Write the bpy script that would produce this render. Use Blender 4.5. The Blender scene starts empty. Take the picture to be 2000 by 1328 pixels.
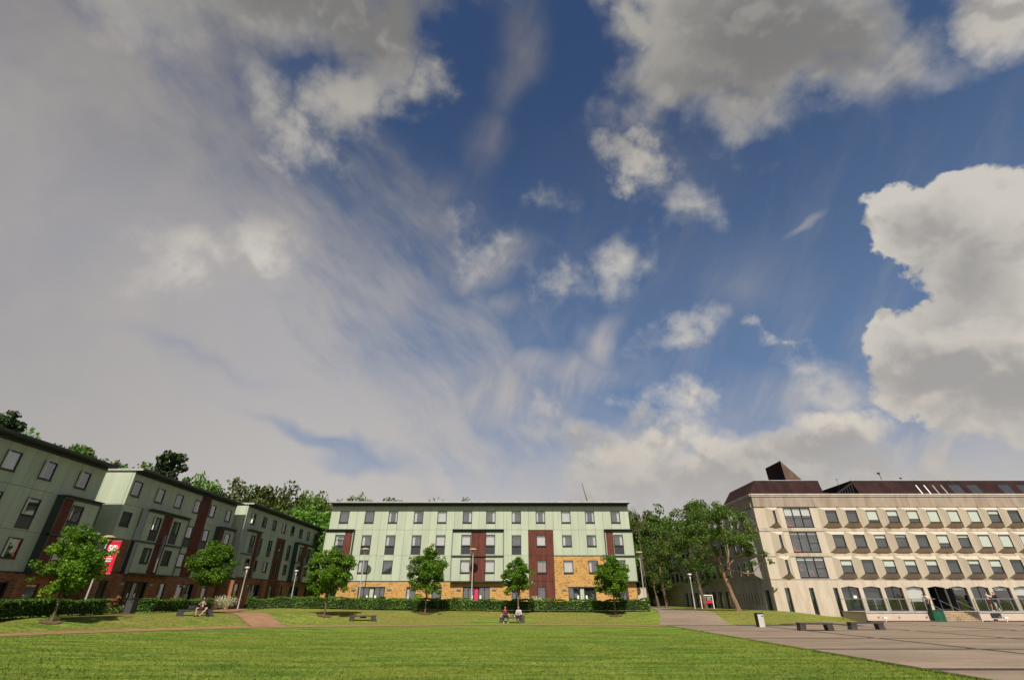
import bpy, bmesh, math, random
from mathutils import Vector, Matrix
R = math.radians
random.seed(11)
SC = bpy.context.scene
COL = SC.collection

# ---------------------------------------------------------------- camera
FPX = 920.0; TILT = math.atan(506/FPX); EYE = 1.9
cam_d = bpy.data.cameras.new('camera'); cam = bpy.data.objects.new('camera', cam_d); COL.objects.link(cam)
cam_d.sensor_width = 36; cam_d.lens = FPX/2000*36; cam_d.clip_end = 6000; cam_d.clip_start = .1
cam.location = (0, 0, EYE); cam.rotation_euler = (R(90)+TILT, 0, 0)
SC.camera = cam
SC.render.resolution_x = 1024; SC.render.resolution_y = 679

# ---------------------------------------------------------------- node helper
class NT:
    def __init__(s, tree): s.t = tree; s.n = tree.nodes; s.l = tree.links
    def _in(s, node, i, v):
        if v is None: return
        if isinstance(v, bpy.types.NodeSocket): s.l.new(v, node.inputs[i])
        else:
            try: node.inputs[i].default_value = v
            except Exception: node.inputs[i].default_value = tuple(v)+(1,)
    def math(s, op, a, b=None, c=None, clamp=False):
        m = s.n.new('ShaderNodeMath'); m.operation = op; m.use_clamp = clamp
        s._in(m, 0, a); s._in(m, 1, b); s._in(m, 2, c); return m.outputs[0]
    def vmath(s, op, a, b=None):
        m = s.n.new('ShaderNodeVectorMath'); m.operation = op
        s._in(m, 0, a)
        if op == 'SCALE': s._in(m, 3, b)
        else: s._in(m, 1, b)
        return m.outputs['Value'] if op in ('LENGTH', 'DOT_PRODUCT') else m.outputs[0]
    def mix(s, f, a, b, mode='MIX'):
        m = s.n.new('ShaderNodeMix'); m.data_type = 'RGBA'; m.blend_type = mode
        s._in(m, 0, f); s._in(m, 6, a if isinstance(a, bpy.types.NodeSocket) else tuple(a)+(1,))
        s._in(m, 7, b if isinstance(b, bpy.types.NodeSocket) else tuple(b)+(1,)); return m.outputs[2]
    def ss(s, v, lo, hi, a=0., b=1.):
        m = s.n.new('ShaderNodeMapRange'); m.interpolation_type = 'SMOOTHSTEP'
        s._in(m, 0, v); s._in(m, 1, lo); s._in(m, 2, hi); s._in(m, 3, a); s._in(m, 4, b); return m.outputs[0]
    def noise(s, vec, scale, detail=4, rough=.55, dist=0., lac=2.):
        m = s.n.new('ShaderNodeTexNoise'); s._in(m, 'Vector', vec)
        m.inputs['Scale'].default_value = scale; m.inputs['Detail'].default_value = detail
        m.inputs['Roughness'].default_value = rough; m.inputs['Distortion'].default_value = dist
        m.inputs['Lacunarity'].default_value = lac
        return m
    def mapping(s, vec, loc=(0,0,0), rot=(0,0,0), sc=(1,1,1), typ='POINT'):
        m = s.n.new('ShaderNodeMapping'); m.vector_type = typ; s._in(m, 0, vec)
        m.inputs[1].default_value = loc; m.inputs[2].default_value = rot; m.inputs[3].default_value = sc
        return m.outputs[0]
    def xyz(s, x, y, z=0.):
        m = s.n.new('ShaderNodeCombineXYZ'); s._in(m, 0, x); s._in(m, 1, y); s._in(m, 2, z); return m.outputs[0]
    def sep(s, v):
        m = s.n.new('ShaderNodeSeparateXYZ'); s._in(m, 0, v); return m.outputs

# ---------------------------------------------------------------- world: daylight sky with clouds
SUN_EL, SUN_AZ = 48.0, -1.0       # azimuth: degrees from straight behind the camera (negative = from the left)
sx, sy, sz = math.sin(R(SUN_AZ))*math.cos(R(SUN_EL)), -math.cos(R(SUN_AZ))*math.cos(R(SUN_EL)), math.sin(R(SUN_EL))
SKY_STRENGTH = .070
W = bpy.data.worlds.new('World'); SC.world = W; W.use_nodes = True
def build_world():
    t = NT(W.node_tree); t.n.clear()
    sky = t.n.new('ShaderNodeTexSky'); sky.sky_type = 'NISHITA'; sky.sun_disc = False
    sky.sun_elevation = R(SUN_EL); sky.sun_rotation = math.atan2(sx, sy)
    sky.altitude = 50; sky.air_density = 1.0; sky.dust_density = .6; sky.ozone_density = 2.2
    tc = t.n.new('ShaderNodeTexCoord'); D = tc.outputs['Generated']
    # coordinates on a plane tangent to the sky dome, 29 degrees above the northern horizon
    ct, st = math.cos(TILT), math.sin(TILT)
    fw = t.math('MAXIMUM', t.vmath('DOT_PRODUCT', D, (0, ct, st)), .12)
    x = t.math('DIVIDE', t.vmath('DOT_PRODUCT', D, (1, 0, 0)), fw)
    y = t.math('DIVIDE', t.vmath('DOT_PRODUCT', D, (0, -st, ct)), fw)
    P0 = t.xyz(x, y)
    n1 = t.noise(D, 5.0, 3, .5); n2 = t.noise(D, 17.0, 4, .6); n3 = t.noise(D, 60., 3, .6)
    def warp(p, n, amp): return t.vmath('ADD', p, t.vmath('SCALE', t.vmath('SUBTRACT', n.outputs['Color'], (.5, .5, .5)), amp))
    P1 = warp(warp(P0, n1, .20), n2, .13)
    P2 = warp(warp(P1, n3, .02), n2, .05)
    Pv = warp(P0, n1, .22); Pw = warp(P0, n1, .07)
    Dw = t.vmath('ADD', D, t.vmath('SCALE', t.vmath('SUBTRACT', n1.outputs['Color'], (.5, .5, .5)), .06))
    def field(P, blobs):
        acc = None
        for b in blobs:
            px, py, rx, ry = b[:4]; rot = b[4] if len(b) > 4 else 0; w = b[5] if len(b) > 5 else 1.
            if acc is not None:      # chained, so the shader keeps few values alive at once
                ch = t.n.new('ShaderNodeVectorMath'); ch.operation = 'MULTIPLY_ADD'; t.l.new(acc, ch.inputs[0]); ch.inputs[1].default_value = (1e-7,)*3; t.l.new(P, ch.inputs[2]); Pq = ch.outputs[0]
            else: Pq = P
            m = t.mapping(Pq, ((px-1000)/FPX, (664-py)/FPX, 0), (0, 0, R(rot)), (rx/FPX, ry/FPX, 1000), 'TEXTURE')
            v = t.math('MULTIPLY', t.math('SUBTRACT', 1., t.vmath('LENGTH', m)), w)
            acc = v if acc is None else t.math('MAXIMUM', acc, v)
        return acc
    # crisp-edged heaps sit between the markers
    cum = [(560,0,320,120,-8,.8),(740,60,160,140,0),(690,170,110,120,-25,.9),(830,150,80,90,0,.7),(330,-20,180,110,0,.6),
           (640,-80,420,120),
           (590,290,50,130,38,.55),(530,200,40,100,35,.35),(660,320,60,70,20,.5),
           (1440,20,300,150,0),(1350,110,150,150,0,.9),(1240,20,70,80,0,.8),(1560,110,190,120,0,.9),(1480,205,190,75,0,.45),(1265,240,60,45,0,.2),
           (1630,60,140,110,0,.8),(1400,-90,500,120),(1730,95,120,35,0,.22),
           (1990,0,110,90,0,.8),(2060,-60,160,120),
           (1232,318,85,50,-18,.75),(1345,385,75,75,20,.42),(1205,500,36,44,-20,.22),(1050,385,40,25,0,.18),(1090,525,50,30,-30,.2),(945,460,50,30,0,.25),
           'C', (1790,450,100,85,0),(1895,450,125,90,0),(1995,480,140,140),(1990,590,180,165),(1900,525,85,85,0,.9),(1870,610,100,60),
           (1790,650,100,62,0,1),(1905,690,180,120,0,1),(2030,720,230,165),(1840,765,110,60,0,.5),(2200,560,250,290),'E',
           (1345,800,70,55,0,.6),(1140,860,120,60,0,.6),(1245,875,170,75,0,.95),(1320,915,210,75),(1180,915,150,60,0,.7),
           (1650,865,125,62,0,1.1),(1570,905,150,60,0,1),(1450,945,260,60,0,.9),(1700,915,120,65,0,.9),(1640,970,340,70),(1820,950,120,45,0,.7),(1280,1000,300,60,0,.8),
           (1510,650,36,22,0,.36),(1552,662,24,18,0,.4),(1350,665,55,20,8,.22),(1600,765,130,42,-10,.3),(1560,720,80,40,0,.3),
           (520,505,90,60,-20,.28),(415,490,60,40,0,.22),(385,565,60,25,0,.2)]
    CS = cum.index('C'); cum.remove('C'); CE = cum.index('E'); cum.remove('E')
    crisp = cum[CS:CE]; soft = cum[:CS]+cum[CE:]
    Fs = field(P1, soft); Fc = field(P1, crisp)
    F = t.math('MAXIMUM', Fs, Fc)
    nA = t.noise(Dw, 5.5, 9, .56); nB = t.noise(t.vmath('ADD', Dw, (0, -.008, .022)), 5.5, 5, .50)
    nS = t.noise(Dw, 5.5, 4, .50)
    na = t.math('SUBTRACT', nA.outputs['Fac'], .5)
    lo = t.math('SUBTRACT', n2.outputs['Fac'], .5)
    a_s = t.ss(t.math('ADD', Fs, t.math('MULTIPLY', na, 1.9)), -.14, .62)
    a_k = t.ss(t.math('ADD', Fc, t.math('MULTIPLY', na, 1.0)), -.02, .15)
    a_c = t.math('MAXIMUM', a_s, a_k)
    relief = t.math('SUBTRACT', nS.outputs['Fac'], nB.outputs['Fac'])
    # high veil: everything below and left of a diagonal, plus wisps
    sd = t.math('SUBTRACT', t.vmath('DOT_PRODUCT', Pv, (-.80, -.60, 0)), .05)
    strk = t.noise(t.mapping(Pw, rot=(0, 0, R(-47)), sc=(.85, .24, 1), typ='TEXTURE'), 2.2, 9, .60, .0)
    strk2 = t.noise(t.mapping(Pw, rot=(0, 0, R(66)), sc=(.9, .22, 1), typ='TEXTURE'), 2.4, 9, .60, .0)
    s0 = t.math('ADD', t.math('ADD', sd, t.math('MULTIPLY', t.math('SUBTRACT', strk.outputs['Fac'], .5), .75)), t.math('MULTIPLY', na, .35))
    a_v = t.ss(s0, -.24, .34, 0, .95)
    wf = field(Pv, [(990,90,80,230,-10,.55),(940,270,80,150,-14,.5),(1205,660,70,110,-25,.8),(1120,740,200,90,10,.9),(1000,800,260,110,0,1),(960,500,110,90,0,.7),(1000,600,70,60,0,.6),
                    (1560,450,80,16,16,.6),(1450,560,300,200,0,.3),(1560,790,260,120,0,.75),(1850,900,320,110,0,1),(1000,960,1300,90,0,1.),(1300,300,300,140,0,.25),(850,380,120,90,0,.5)])
    a_w = t.math('MULTIPLY', t.ss(wf, 0, .8), t.ss(strk2.outputs['Fac'], .30, .68, .30, .95))
    a_w = t.math('MAXIMUM', a_w, t.math('MULTIPLY', t.ss(strk2.outputs['Fac'], .42, .74, .02, .30), t.ss(t.vmath('DOT_PRODUCT', D, (.35, .75, -.35)), .15, .75)))
    gap = t.ss(field(Pv, [(655,870,260,34,-20,1),(700,905,160,22,-12,.7),(380,700,260,30,-14,.35),(330,65,110,24,-50,.4),(560,150,80,80,-30,.9),(640,215,70,60,-35,.8),(470,190,60,60,0,.4)]), 0, .9, 0, .72)
    a_h = t.math('MULTIPLY', t.math('MAXIMUM', a_v, a_w), t.math('SUBTRACT', 1., gap))
    z = t.sep(D)[2]
    # outside the picture: broken cloud, its cover shaped for the light on side walls
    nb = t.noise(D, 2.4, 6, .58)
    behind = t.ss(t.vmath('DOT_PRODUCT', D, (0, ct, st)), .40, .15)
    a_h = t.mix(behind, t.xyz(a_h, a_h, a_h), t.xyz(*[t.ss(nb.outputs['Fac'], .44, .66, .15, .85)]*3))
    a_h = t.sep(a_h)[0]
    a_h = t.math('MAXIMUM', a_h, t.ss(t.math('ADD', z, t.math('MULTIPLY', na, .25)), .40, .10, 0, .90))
    # colours, scaled up by 1/strength because the background multiplies them down
    K = 10.
    def c(r, g, b): return (r*K, g*K, b*K)
    blue = t.mix(1., sky.outputs[0], (.50, .60, .75), 'MULTIPLY')
    blue = t.mix(t.ss(z, .92, .25, 0, .42), blue, c(.21, .32, .49))
    hz = t.ss(z, .0, .50)
    veil = t.mix(hz, c(.60, .56, .515), c(.425, .412, .425))
    veil = t.mix(t.ss(z, .45, .85), veil, c(.185, .18, .19))
    veil = t.mix(t.ss(x, -1.15, -.35), t.mix(.30, veil, c(.17, .165, .18)), veil)
    mod = t.noise(Pv, 3.0, 5, .55)
    veil = t.mix(t.ss(mod.outputs['Fac'], .35, .68, 0, .30), veil, c(.52, .47, .41))
    veil = t.mix(t.ss(t.vmath('DOT_PRODUCT', D, (0, -math.cos(R(30)), math.sin(R(30)))), .45, .98, 0, .8), veil, c(1.15, 1.06, .94))   # glow added to unseen cloud, brightening sun-facing walls and window reflections
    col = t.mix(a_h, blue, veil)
    # cumulus: bright where thin and sunlit, grey where deep and underneath
    shade = field(P1, [(1920,745,260,85,-8,1.1),(1640,900,190,38,0,1.),(1340,935,240,42,0,1.),(1560,70,220,110,-10,1.),(1450,160,200,60,0,.5),(740,30,260,110,0,1.),(560,-10,300,70,0,.6),(1900,560,90,60,0,.45),(1130,870,90,40,0,.6),(1830,480,60,40,0,.35),(1420,1010,560,85,0,1.3),(1230,960,120,40,0,.5)])
    dk = t.math('ADD', t.math('ADD', shade, t.math('MULTIPLY', t.math('SUBTRACT', nS.outputs['Fac'], .5), 1.3)), t.ss(F, .15, .9, 0, .22))
    bright = t.mix(hz, c(.76, .67, .56), c(.62, .585, .53))
    bright = t.mix(t.ss(z, .55, .85), bright, c(.40, .38, .345))
    grey = t.mix(t.ss(z, .3, .85), c(.37, .355, .34), c(.205, .20, .195))
    cc = t.mix(t.ss(dk, -.45, .85, 0, 1.), bright, grey)
    cc = t.mix(t.ss(relief, -.012, -.075, 0, .55), cc, grey)
    cc = t.mix(t.ss(relief, .01, .08, 0, .5), cc, bright)
    cc = t.mix(t.ss(t.math('ADD', z, t.math('MULTIPLY', na, .12)), .30, .14, 0, .85), cc, t.mix(.35, veil, c(.30, .31, .33)))
    col = t.mix(t.math('MULTIPLY', a_c, .97), col, cc)
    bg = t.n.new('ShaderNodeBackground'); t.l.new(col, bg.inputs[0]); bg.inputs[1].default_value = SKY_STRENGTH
    out = t.n.new('ShaderNodeOutputWorld'); t.l.new(bg.outputs[0], out.inputs[0])
build_world()
W.cycles.sampling_method = 'MANUAL'; W.cycles.sample_map_resolution = 512

# ---------------------------------------------------------------- sun and exposure
sl = bpy.data.lights.new('sun', 'SUN'); sl.energy = 4.9; sl.angle = R(.6); sl.color = (1.0, .925, .79)
so = bpy.data.objects.new('sun', sl); COL.objects.link(so)
so.rotation_euler = Vector((-sx, -sy, -sz)).to_track_quat('-Z', 'Y').to_euler()
VS = SC.view_settings; VS.view_transform = 'Standard'; VS.look = 'None'; VS.gamma = 1; VS.exposure = .5; VS.use_curve_mapping = False

# ---------------------------------------------------------------- geometry helpers
class MB:
    """collects boxes, prisms, tubes into one mesh"""
    def __init__(s): s.v = []; s.f = []; s.m = []; s.cur = 0
    def quad(s, a, b, c, d):
        n = len(s.v); s.v += [a, b, c, d]; s.f.append((n, n+1, n+2, n+3)); s.m.append(s.cur)
    def tri(s, a, b, c):
        n = len(s.v); s.v += [a, b, c]; s.f.append((n, n+1, n+2)); s.m.append(s.cur)
    def hexa(s, p):        # 8 points: bottom 0-3 ccw from above, top 4-7
        n = len(s.v); s.v += [tuple(q) for q in p]
        for f in ((0,3,2,1),(4,5,6,7),(0,1,5,4),(1,2,6,5),(2,3,7,6),(3,0,4,7)): s.f.append(tuple(n+i for i in f)); s.m.append(s.cur)
    def box(s, x0, x1, y0, y1, z0, z1):
        s.hexa([(x0,y0,z0),(x1,y0,z0),(x1,y1,z0),(x0,y1,z0),(x0,y0,z1),(x1,y0,z1),(x1,y1,z1),(x0,y1,z1)])
    def prism(s, pts, y0, y1):     # outline in xz extruded along y
        n = len(s.v); k = len(pts)
        s.v += [(x, y0, z) for x, z in pts]+[(x, y1, z) for x, z in pts]
        s.f.append(tuple(range(n, n+k))); s.f.append(tuple(range(n+2*k-1, n+k-1, -1))); s.m += [s.cur]*2
        for i in range(k):
            j = (i+1) % k; s.f.append((n+i, n+k+i, n+k+j, n+j)); s.m.append(s.cur)
    def tube(s, pts, rad, seg=8):
        rings = []
        for i, p in enumerate(pts):
            p = Vector(p); a = Vector(pts[max(i-1, 0)]); b = Vector(pts[min(i+1, len(pts)-1)])
            t = (b-a).normalized() if (b-a).length > 1e-6 else Vector((0, 0, 1))
            u = t.cross(Vector((0, 1, 0) if abs(t.y) < .9 else (1, 0, 0))).normalized(); w = t.cross(u)
            r = rad[i] if hasattr(rad, '__len__') else rad
            n = len(s.v); rings.append(n)
            s.v += [tuple(p+(u*math.cos(k*2*math.pi/seg)+w*math.sin(k*2*math.pi/seg))*r) for k in range(seg)]
        for a, b in zip(rings, rings[1:]):
            for k in range(seg):
                j = (k+1) % seg; s.f.append((a+k, b+k, b+j, a+j)); s.m.append(s.cur)
        s.f.append(tuple(rings[0]+k for k in range(seg))); s.f.append(tuple(rings[-1]+k for k in reversed(range(seg)))); s.m += [s.cur]*2
    def mesh(s, name, mats):
        me = bpy.data.meshes.new(name); me.from_pydata(s.v, [], s.f)
        for m in (mats if isinstance(mats, (list, tuple)) else [mats]): me.materials.append(m)
        me.polygons.foreach_set('material_index', s.m); me.update()
        return me
    def build(s, name, mats, parent=None, mat=None):
        return link(name, s.mesh(name, mats), parent, mat)
def link(name, me, parent=None, mat=None):
    o = bpy.data.objects.new(name, me); COL.objects.link(o)
    if parent: o.parent = parent
    if mat is not None: o.matrix_basis = mat
    return o
def tag(o, label=None, cat=None, group=None, kind=None):
    if label: o['label'] = label
    if cat: o['category'] = cat
    if group: o['group'] = group
    if kind: o['kind'] = kind
    return o
def empty(name, loc, label, cat, group=None, rz=0):
    o = bpy.data.objects.new(name, None); COL.objects.link(o); o.location = loc; o.rotation_euler = (0, 0, rz); o.empty_display_size = .3
    return tag(o, label, cat, group)
def copy_tree(o, parent=None):
    c = o.copy(); COL.objects.link(c); c.parent = parent
    for ch in o.children: copy_tree(ch, c)
    return c
def TL(x, y, z): return Matrix.Translation((x, y, z))
def smooth(o):
    for p in o.data.polygons: p.use_smooth = True
    return o
def sst(v): v = max(0, min(1, v)); return v*v*(3-2*v)
def ray(px, py):
    u = (px-1000)/FPX; v = (664-py)/FPX; c, s = math.cos(TILT), math.sin(TILT)
    return u, c-v*s, s+v*c
def atY(px, py, Y):
    a = ray(px, py); t = Y/a[1]; return a[0]*t, a[2]*t+EYE

# ---------------------------------------------------------------- materials
ALB = .76      # all painted and built surfaces
def mat(name, base, rough=.8, metal=0, var=.0, nscale=2., bump=0., bscale=20., spec=.3, stretch=None, objrand=0., dark=None, emit=None):
    m = bpy.data.materials.new(name); m.use_nodes = True; t = NT(m.node_tree); b = m.node_tree.nodes['Principled BSDF']
    b.inputs['Roughness'].default_value = rough; b.inputs['Metallic'].default_value = metal; b.inputs['Specular IOR Level'].default_value = spec
    tc = t.n.new('ShaderNodeTexCoord'); geo = t.n.new('ShaderNodeNewGeometry'); V = geo.outputs['Position']
    Vs = t.mapping(V, sc=stretch) if stretch else V
    base = tuple(c*ALB for c in base); dark = tuple(c*ALB for c in dark) if dark else None
    col = None
    if var or dark:
        n = t.noise(Vs, nscale, 6, .6)
        lo = dark if dark else tuple(c*(1-var) for c in base)
        hi = tuple(min(1, c*(1+var)) for c in base) if not dark else base
        col = t.mix(t.ss(n.outputs['Fac'], .30, .70), lo, hi)
    if objrand:
        oi = t.n.new('ShaderNodeObjectInfo')
        k = t.math('ADD', t.math('MULTIPLY', oi.outputs['Random'], 2*objrand), 1-objrand)
        col = t.mix(1., col if col is not None else base, t.xyz(k, k, k), 'MULTIPLY')
    if col is not None: t.l.new(col, b.inputs['Base Color'])
    else: b.inputs['Base Color'].default_value = (*base, 1)
    if bump:
        n = t.noise(Vs, bscale, 4, .6); bp = t.n.new('ShaderNodeBump'); bp.inputs['Strength'].default_value = bump; bp.inputs['Distance'].default_value = .03
        t.l.new(n.outputs['Fac'], bp.inputs['Height']); t.l.new(bp.outputs[0], b.inputs['Normal'])
    m['tree'] = 1
    return m
def brick_mat(name, c1, c2, mortar, rotate_for_x=False):
    m = bpy.data.materials.new(name); m.use_nodes = True; t = NT(m.node_tree); b = m.node_tree.nodes['Principled BSDF']
    c1, c2, mortar = [tuple(c*ALB for c in q) for q in (c1, c2, mortar)]
    geo = t.n.new('ShaderNodeNewGeometry'); s = t.sep(geo.outputs['Position'])
    along = t.math('ADD', s[0], s[1])
    v = t.xyz(along, s[2])
    br = t.n.new('ShaderNodeTexBrick'); t.l.new(v, br.inputs['Vector'])
    br.inputs['Scale'].default_value = 1.; br.inputs['Brick Width'].default_value = .225; br.inputs['Row Height'].default_value = .075
    br.inputs['Mortar Size'].default_value = .008; br.inputs['Color1'].default_value = (*c1, 1); br.inputs['Color2'].default_value = (*c2, 1)
    br.inputs['Mortar'].default_value = (*mortar, 1); br.inputs['Bias'].default_value = -.2
    n = t.noise(t.mapping(v, sc=(1/.9, 1/.3, 1)), 1.6, 3, .7); n2 = t.noise(v, .5, 3)
    wn = t.n.new('ShaderNodeTexWhiteNoise'); 
    fl = t.vmath('FLOOR', t.mapping(v, sc=(1/.225, 1/.075, 1))); t.l.new(fl, wn.inputs['Vector'])
    k = t.ss(wn.outputs['Value'], .72, .95, 0, .8)
    col = t.mix(k, br.outputs[0], tuple(c*.45 for c in c2))
    col = t.mix(t.ss(n2.outputs['Fac'], .35, .7, 0, .25), col, tuple(c*1.2 for c in c1))
    t.l.new(col, b.inputs['Base Color']); b.inputs['Roughness'].default_value = .9; b.inputs['Specular IOR Level'].default_value = .15
    bp = t.n.new('ShaderNodeBump'); bp.inputs['Strength'].default_value = .5; bp.inputs['Distance'].default_value = .01
    t.l.new(br.outputs['Fac'], bp.inputs['Height']); bp.invert = True; t.l.new(bp.outputs[0], b.inputs['Normal'])
    return m
def glass_mat(name, tint, refl):
    m = bpy.data.materials.new(name); m.use_nodes = True; t = NT(m.node_tree); t.n.clear()
    tr = t.n.new('ShaderNodeBsdfTransparent'); tr.inputs[0].default_value = (*tint, 1)
    gl = t.n.new('ShaderNodeBsdfGlossy'); gl.inputs['Roughness'].default_value = .03
    oi = t.n.new('ShaderNodeObjectInfo'); geo = t.n.new('ShaderNodeNewGeometry')
    # every pane hangs a little out of true
    wob = t.vmath('SCALE', t.vmath('SUBTRACT', t.noise(t.vmath('ADD', geo.outputs['Position'], t.xyz(oi.outputs['Random'], oi.outputs['Random'], 0)), .6, 1).outputs['Color'], (.5, .5, .5)), .022)
    nn = t.vmath('NORMALIZE', t.vmath('ADD', geo.outputs['Normal'], wob)); t.l.new(nn, gl.inputs['Normal'])
    lw = t.n.new('ShaderNodeLayerWeight'); lw.inputs[0].default_value = .5
    f = t.math('ADD', t.math('MULTIPLY', t.math('POWER', lw.outputs['Facing'], 3.), .5), refl, clamp=True)
    mx = t.n.new('ShaderNodeMixShader'); t.l.new(f, mx.inputs[0]); t.l.new(tr.outputs[0], mx.inputs[1]); t.l.new(gl.outputs[0], mx.inputs[2])
    o = t.n.new('ShaderNodeOutputMaterial'); t.l.new(mx.outputs[0], o.inputs[0]); return m
def leaf_mat(name, c1, c2, c3, trans=.35):
    m = bpy.data.materials.new(name); m.use_nodes = True; t = NT(m.node_tree); t.n.clear()
    geo = t.n.new('ShaderNodeNewGeometry'); oi = t.n.new('ShaderNodeObjectInfo')
    n = t.noise(geo.outputs['Position'], 1.1, 2); at = t.n.new('ShaderNodeAttribute'); at.attribute_name = 'tone'
    col = t.mix(t.ss(n.outputs['Fac'], .35, .68), c1, c2)
    col = t.mix(at.outputs['Fac'], col, c3)
    k = t.math('ADD', t.math('MULTIPLY', oi.outputs['Random'], .35), .82); col = t.mix(1., col, t.xyz(k, k, k), 'MULTIPLY')
    d = t.n.new('ShaderNodeBsdfDiffuse'); tl = t.n.new('ShaderNodeBsdfTranslucent'); g = t.n.new('ShaderNodeBsdfGlossy'); g.inputs['Roughness'].default_value = .45
    t.l.new(col, d.inputs[0]); t.l.new(t.mix(1., col, (1.1, 1.25, .6), 'MULTIPLY'), tl.inputs[0])
    mx = t.n.new('ShaderNodeMixShader'); mx.inputs[0].default_value = trans; t.l.new(d.outputs[0], mx.inputs[1]); t.l.new(tl.outputs[0], mx.inputs[2])
    m2 = t.n.new('ShaderNodeMixShader'); m2.inputs[0].default_value = .012; t.l.new(mx.outputs[0], m2.inputs[1]); t.l.new(g.outputs[0], m2.inputs[2])
    o = t.n.new('ShaderNodeOutputMaterial'); t.l.new(m2.outputs[0], o.inputs[0]); return m
def grass_mat(name, mown):
    m = bpy.data.materials.new(name); m.use_nodes = True; t = NT(m.node_tree); b = m.node_tree.nodes['Principled BSDF']
    geo = t.n.new('ShaderNodeNewGeometry'); V = geo.outputs['Position']
    big = t.noise(V, .12, 4, .6, .5); patch = t.noise(t.mapping(V, sc=(.5, 1., 1.)), .8, 7, .70)
    fine = t.noise(t.mapping(V, sc=(.7, 1., 1.)), 7., 6, .75); vf = t.noise(V, 30., 3, .75)
    strk = t.noise(t.mapping(V, sc=(.20, 1.35 if mown else .8, 1.)), .95, 8, .72, .2)
    strk2 = t.noise(t.mapping(V, sc=(.38, 2.8, 1.)), 1.25, 6, .74)
    col = t.mix(t.ss(strk.outputs['Fac'], .41, .59), (.080, .155, .019), (.205, .275, .038))
    col = t.mix(t.ss(strk2.outputs['Fac'], .51, .66, 0, .85), col, (.30, .325, .075))
    col = t.mix(t.ss(strk2.outputs['Fac'], .47, .33, 0, .45), col, (.042, .092, .012))
    col = t.mix(t.ss(patch.outputs['Fac'], .54, .74, 0, .6 if mown else .85), col, (.29, .23, .08))
    if mown: col = t.mix(t.ss(big.outputs['Fac'], .4, .65, 0, .35), col, (.20, .21, .03))
    else: col = t.mix(t.ss(big.outputs['Fac'], .32, .58, 0, .75), col, (.22, .18, .05))
    col = t.mix(t.ss(fine.outputs['Fac'], .36, .58, .75, 0), col, (.028, .055, .006))
    col = t.mix(t.ss(vf.outputs['Fac'], .5, .75, 0, .35), col, (.21, .24, .05))
    t.l.new(col, b.inputs['Base Color']); b.inputs['Roughness'].default_value = .95; b.inputs['Specular IOR Level'].default_value = .08
    bp = t.n.new('ShaderNodeBump'); bp.inputs['Strength'].default_value = .9; bp.inputs['Distance'].default_value = .06
    t.l.new(t.math('ADD', fine.outputs['Fac'], vf.outputs['Fac']), bp.inputs['Height']); t.l.new(bp.outputs[0], b.inputs['Normal'])
    return m
def concrete_mat(name, base, stain, fluted=False, amt=.5):
    m = bpy.data.materials.new(name); m.use_nodes = True; t = NT(m.node_tree); b = m.node_tree.nodes['Principled BSDF']
    geo = t.n.new('ShaderNodeNewGeometry'); V = geo.outputs['Position']
    base, stain = [tuple(c*ALB for c in q) for q in (base, stain)]
    n = t.noise(t.mapping(V, sc=(1.4, 1.4, .22)), 1.3, 6, .62); n2 = t.noise(V, .35, 4, .6); n3 = t.noise(V, 14, 5, .6)
    col = t.mix(t.ss(n.outputs['Fac'], .38, .72, 0, amt), base, stain)
    col = t.mix(t.ss(n2.outputs['Fac'], .4, .7, 0, .4*amt), col, tuple(c*.75 for c in base))
    col = t.mix(t.ss(n3.outputs['Fac'], .35, .7, .14, 0), col, tuple(c*.5 for c in base))
    t.l.new(col, b.inputs['Base Color']); b.inputs['Roughness'].default_value = .9; b.inputs['Specular IOR Level'].default_value = .15
    bp = t.n.new('ShaderNodeBump'); bp.inputs['Strength'].default_value = .4; bp.inputs['Distance'].default_value = .01
    h = n3.outputs['Fac']
    if fluted:
        s = t.sep(V); w = t.math('SINE', t.math('MULTIPLY', t.math('ADD', s[0], s[1]), 2*math.pi/.22)); h = t.math('ADD', t.math('MULTIPLY', w, .8), t.math('MULTIPLY', h, .4)); bp.inputs['Distance'].default_value = .02; bp.inputs['Strength'].default_value = .7
    t.l.new(h, bp.inputs['Height']); t.l.new(bp.outputs[0], b.inputs['Normal'])
    return m
M = {}
M['green'] = mat('pale_green_cladding', (.425, .475, .365), .65, var=.07, nscale=.9, stretch=(1.6, 1.6, .2), objrand=.045, spec=.25)
M['rust'] = mat('rusted_red_cladding', (.155, .036, .022), .75, dark=(.078, .021, .014), nscale=2.2, stretch=(2.5, 2.5, .35), objrand=.08)
M['darkcore'] = mat('dark_core', (.035, .040, .040), .8)
M['frame'] = mat('dark_window_frame', (.030, .033, .036), .4, objrand=.1)
M['inside'] = mat('dim_room', (.055, .055, .06), .9, var=.3, nscale=1.)
M['spandrel'] = mat('charcoal_spandrel', (.035, .037, .043), .35, spec=.5)
M['brick_y'] = brick_mat('buff_brick', (.60, .335, .108), (.46, .235, .072), (.36, .27, .15))
M['brick_r'] = brick_mat('orange_brown_brick', (.38, .17, .085), (.27, .11, .055), (.2, .13, .09))
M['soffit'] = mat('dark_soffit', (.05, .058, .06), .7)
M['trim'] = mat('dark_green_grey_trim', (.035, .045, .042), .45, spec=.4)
M['zinc'] = mat('pale_zinc_roof_edge', (.42, .41, .40), .5, metal=.2, var=.15, nscale=3)
M['roofdark'] = mat('dark_roof_sheet', (.055, .06, .065), .5, var=.2)
M['alu'] = mat('brushed_aluminium', (.45, .45, .45), .35, metal=.7)
M['curtain'] = mat('white_net_curtain', (.74, .72, .68), .9, var=.12, nscale=4, stretch=(5, 5, .4))
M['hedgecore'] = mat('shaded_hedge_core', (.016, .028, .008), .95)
M['curtain2'] = mat('grey_curtain', (.33, .31, .33), .9, var=.3, nscale=4, stretch=(5, 5, .4))
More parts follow.
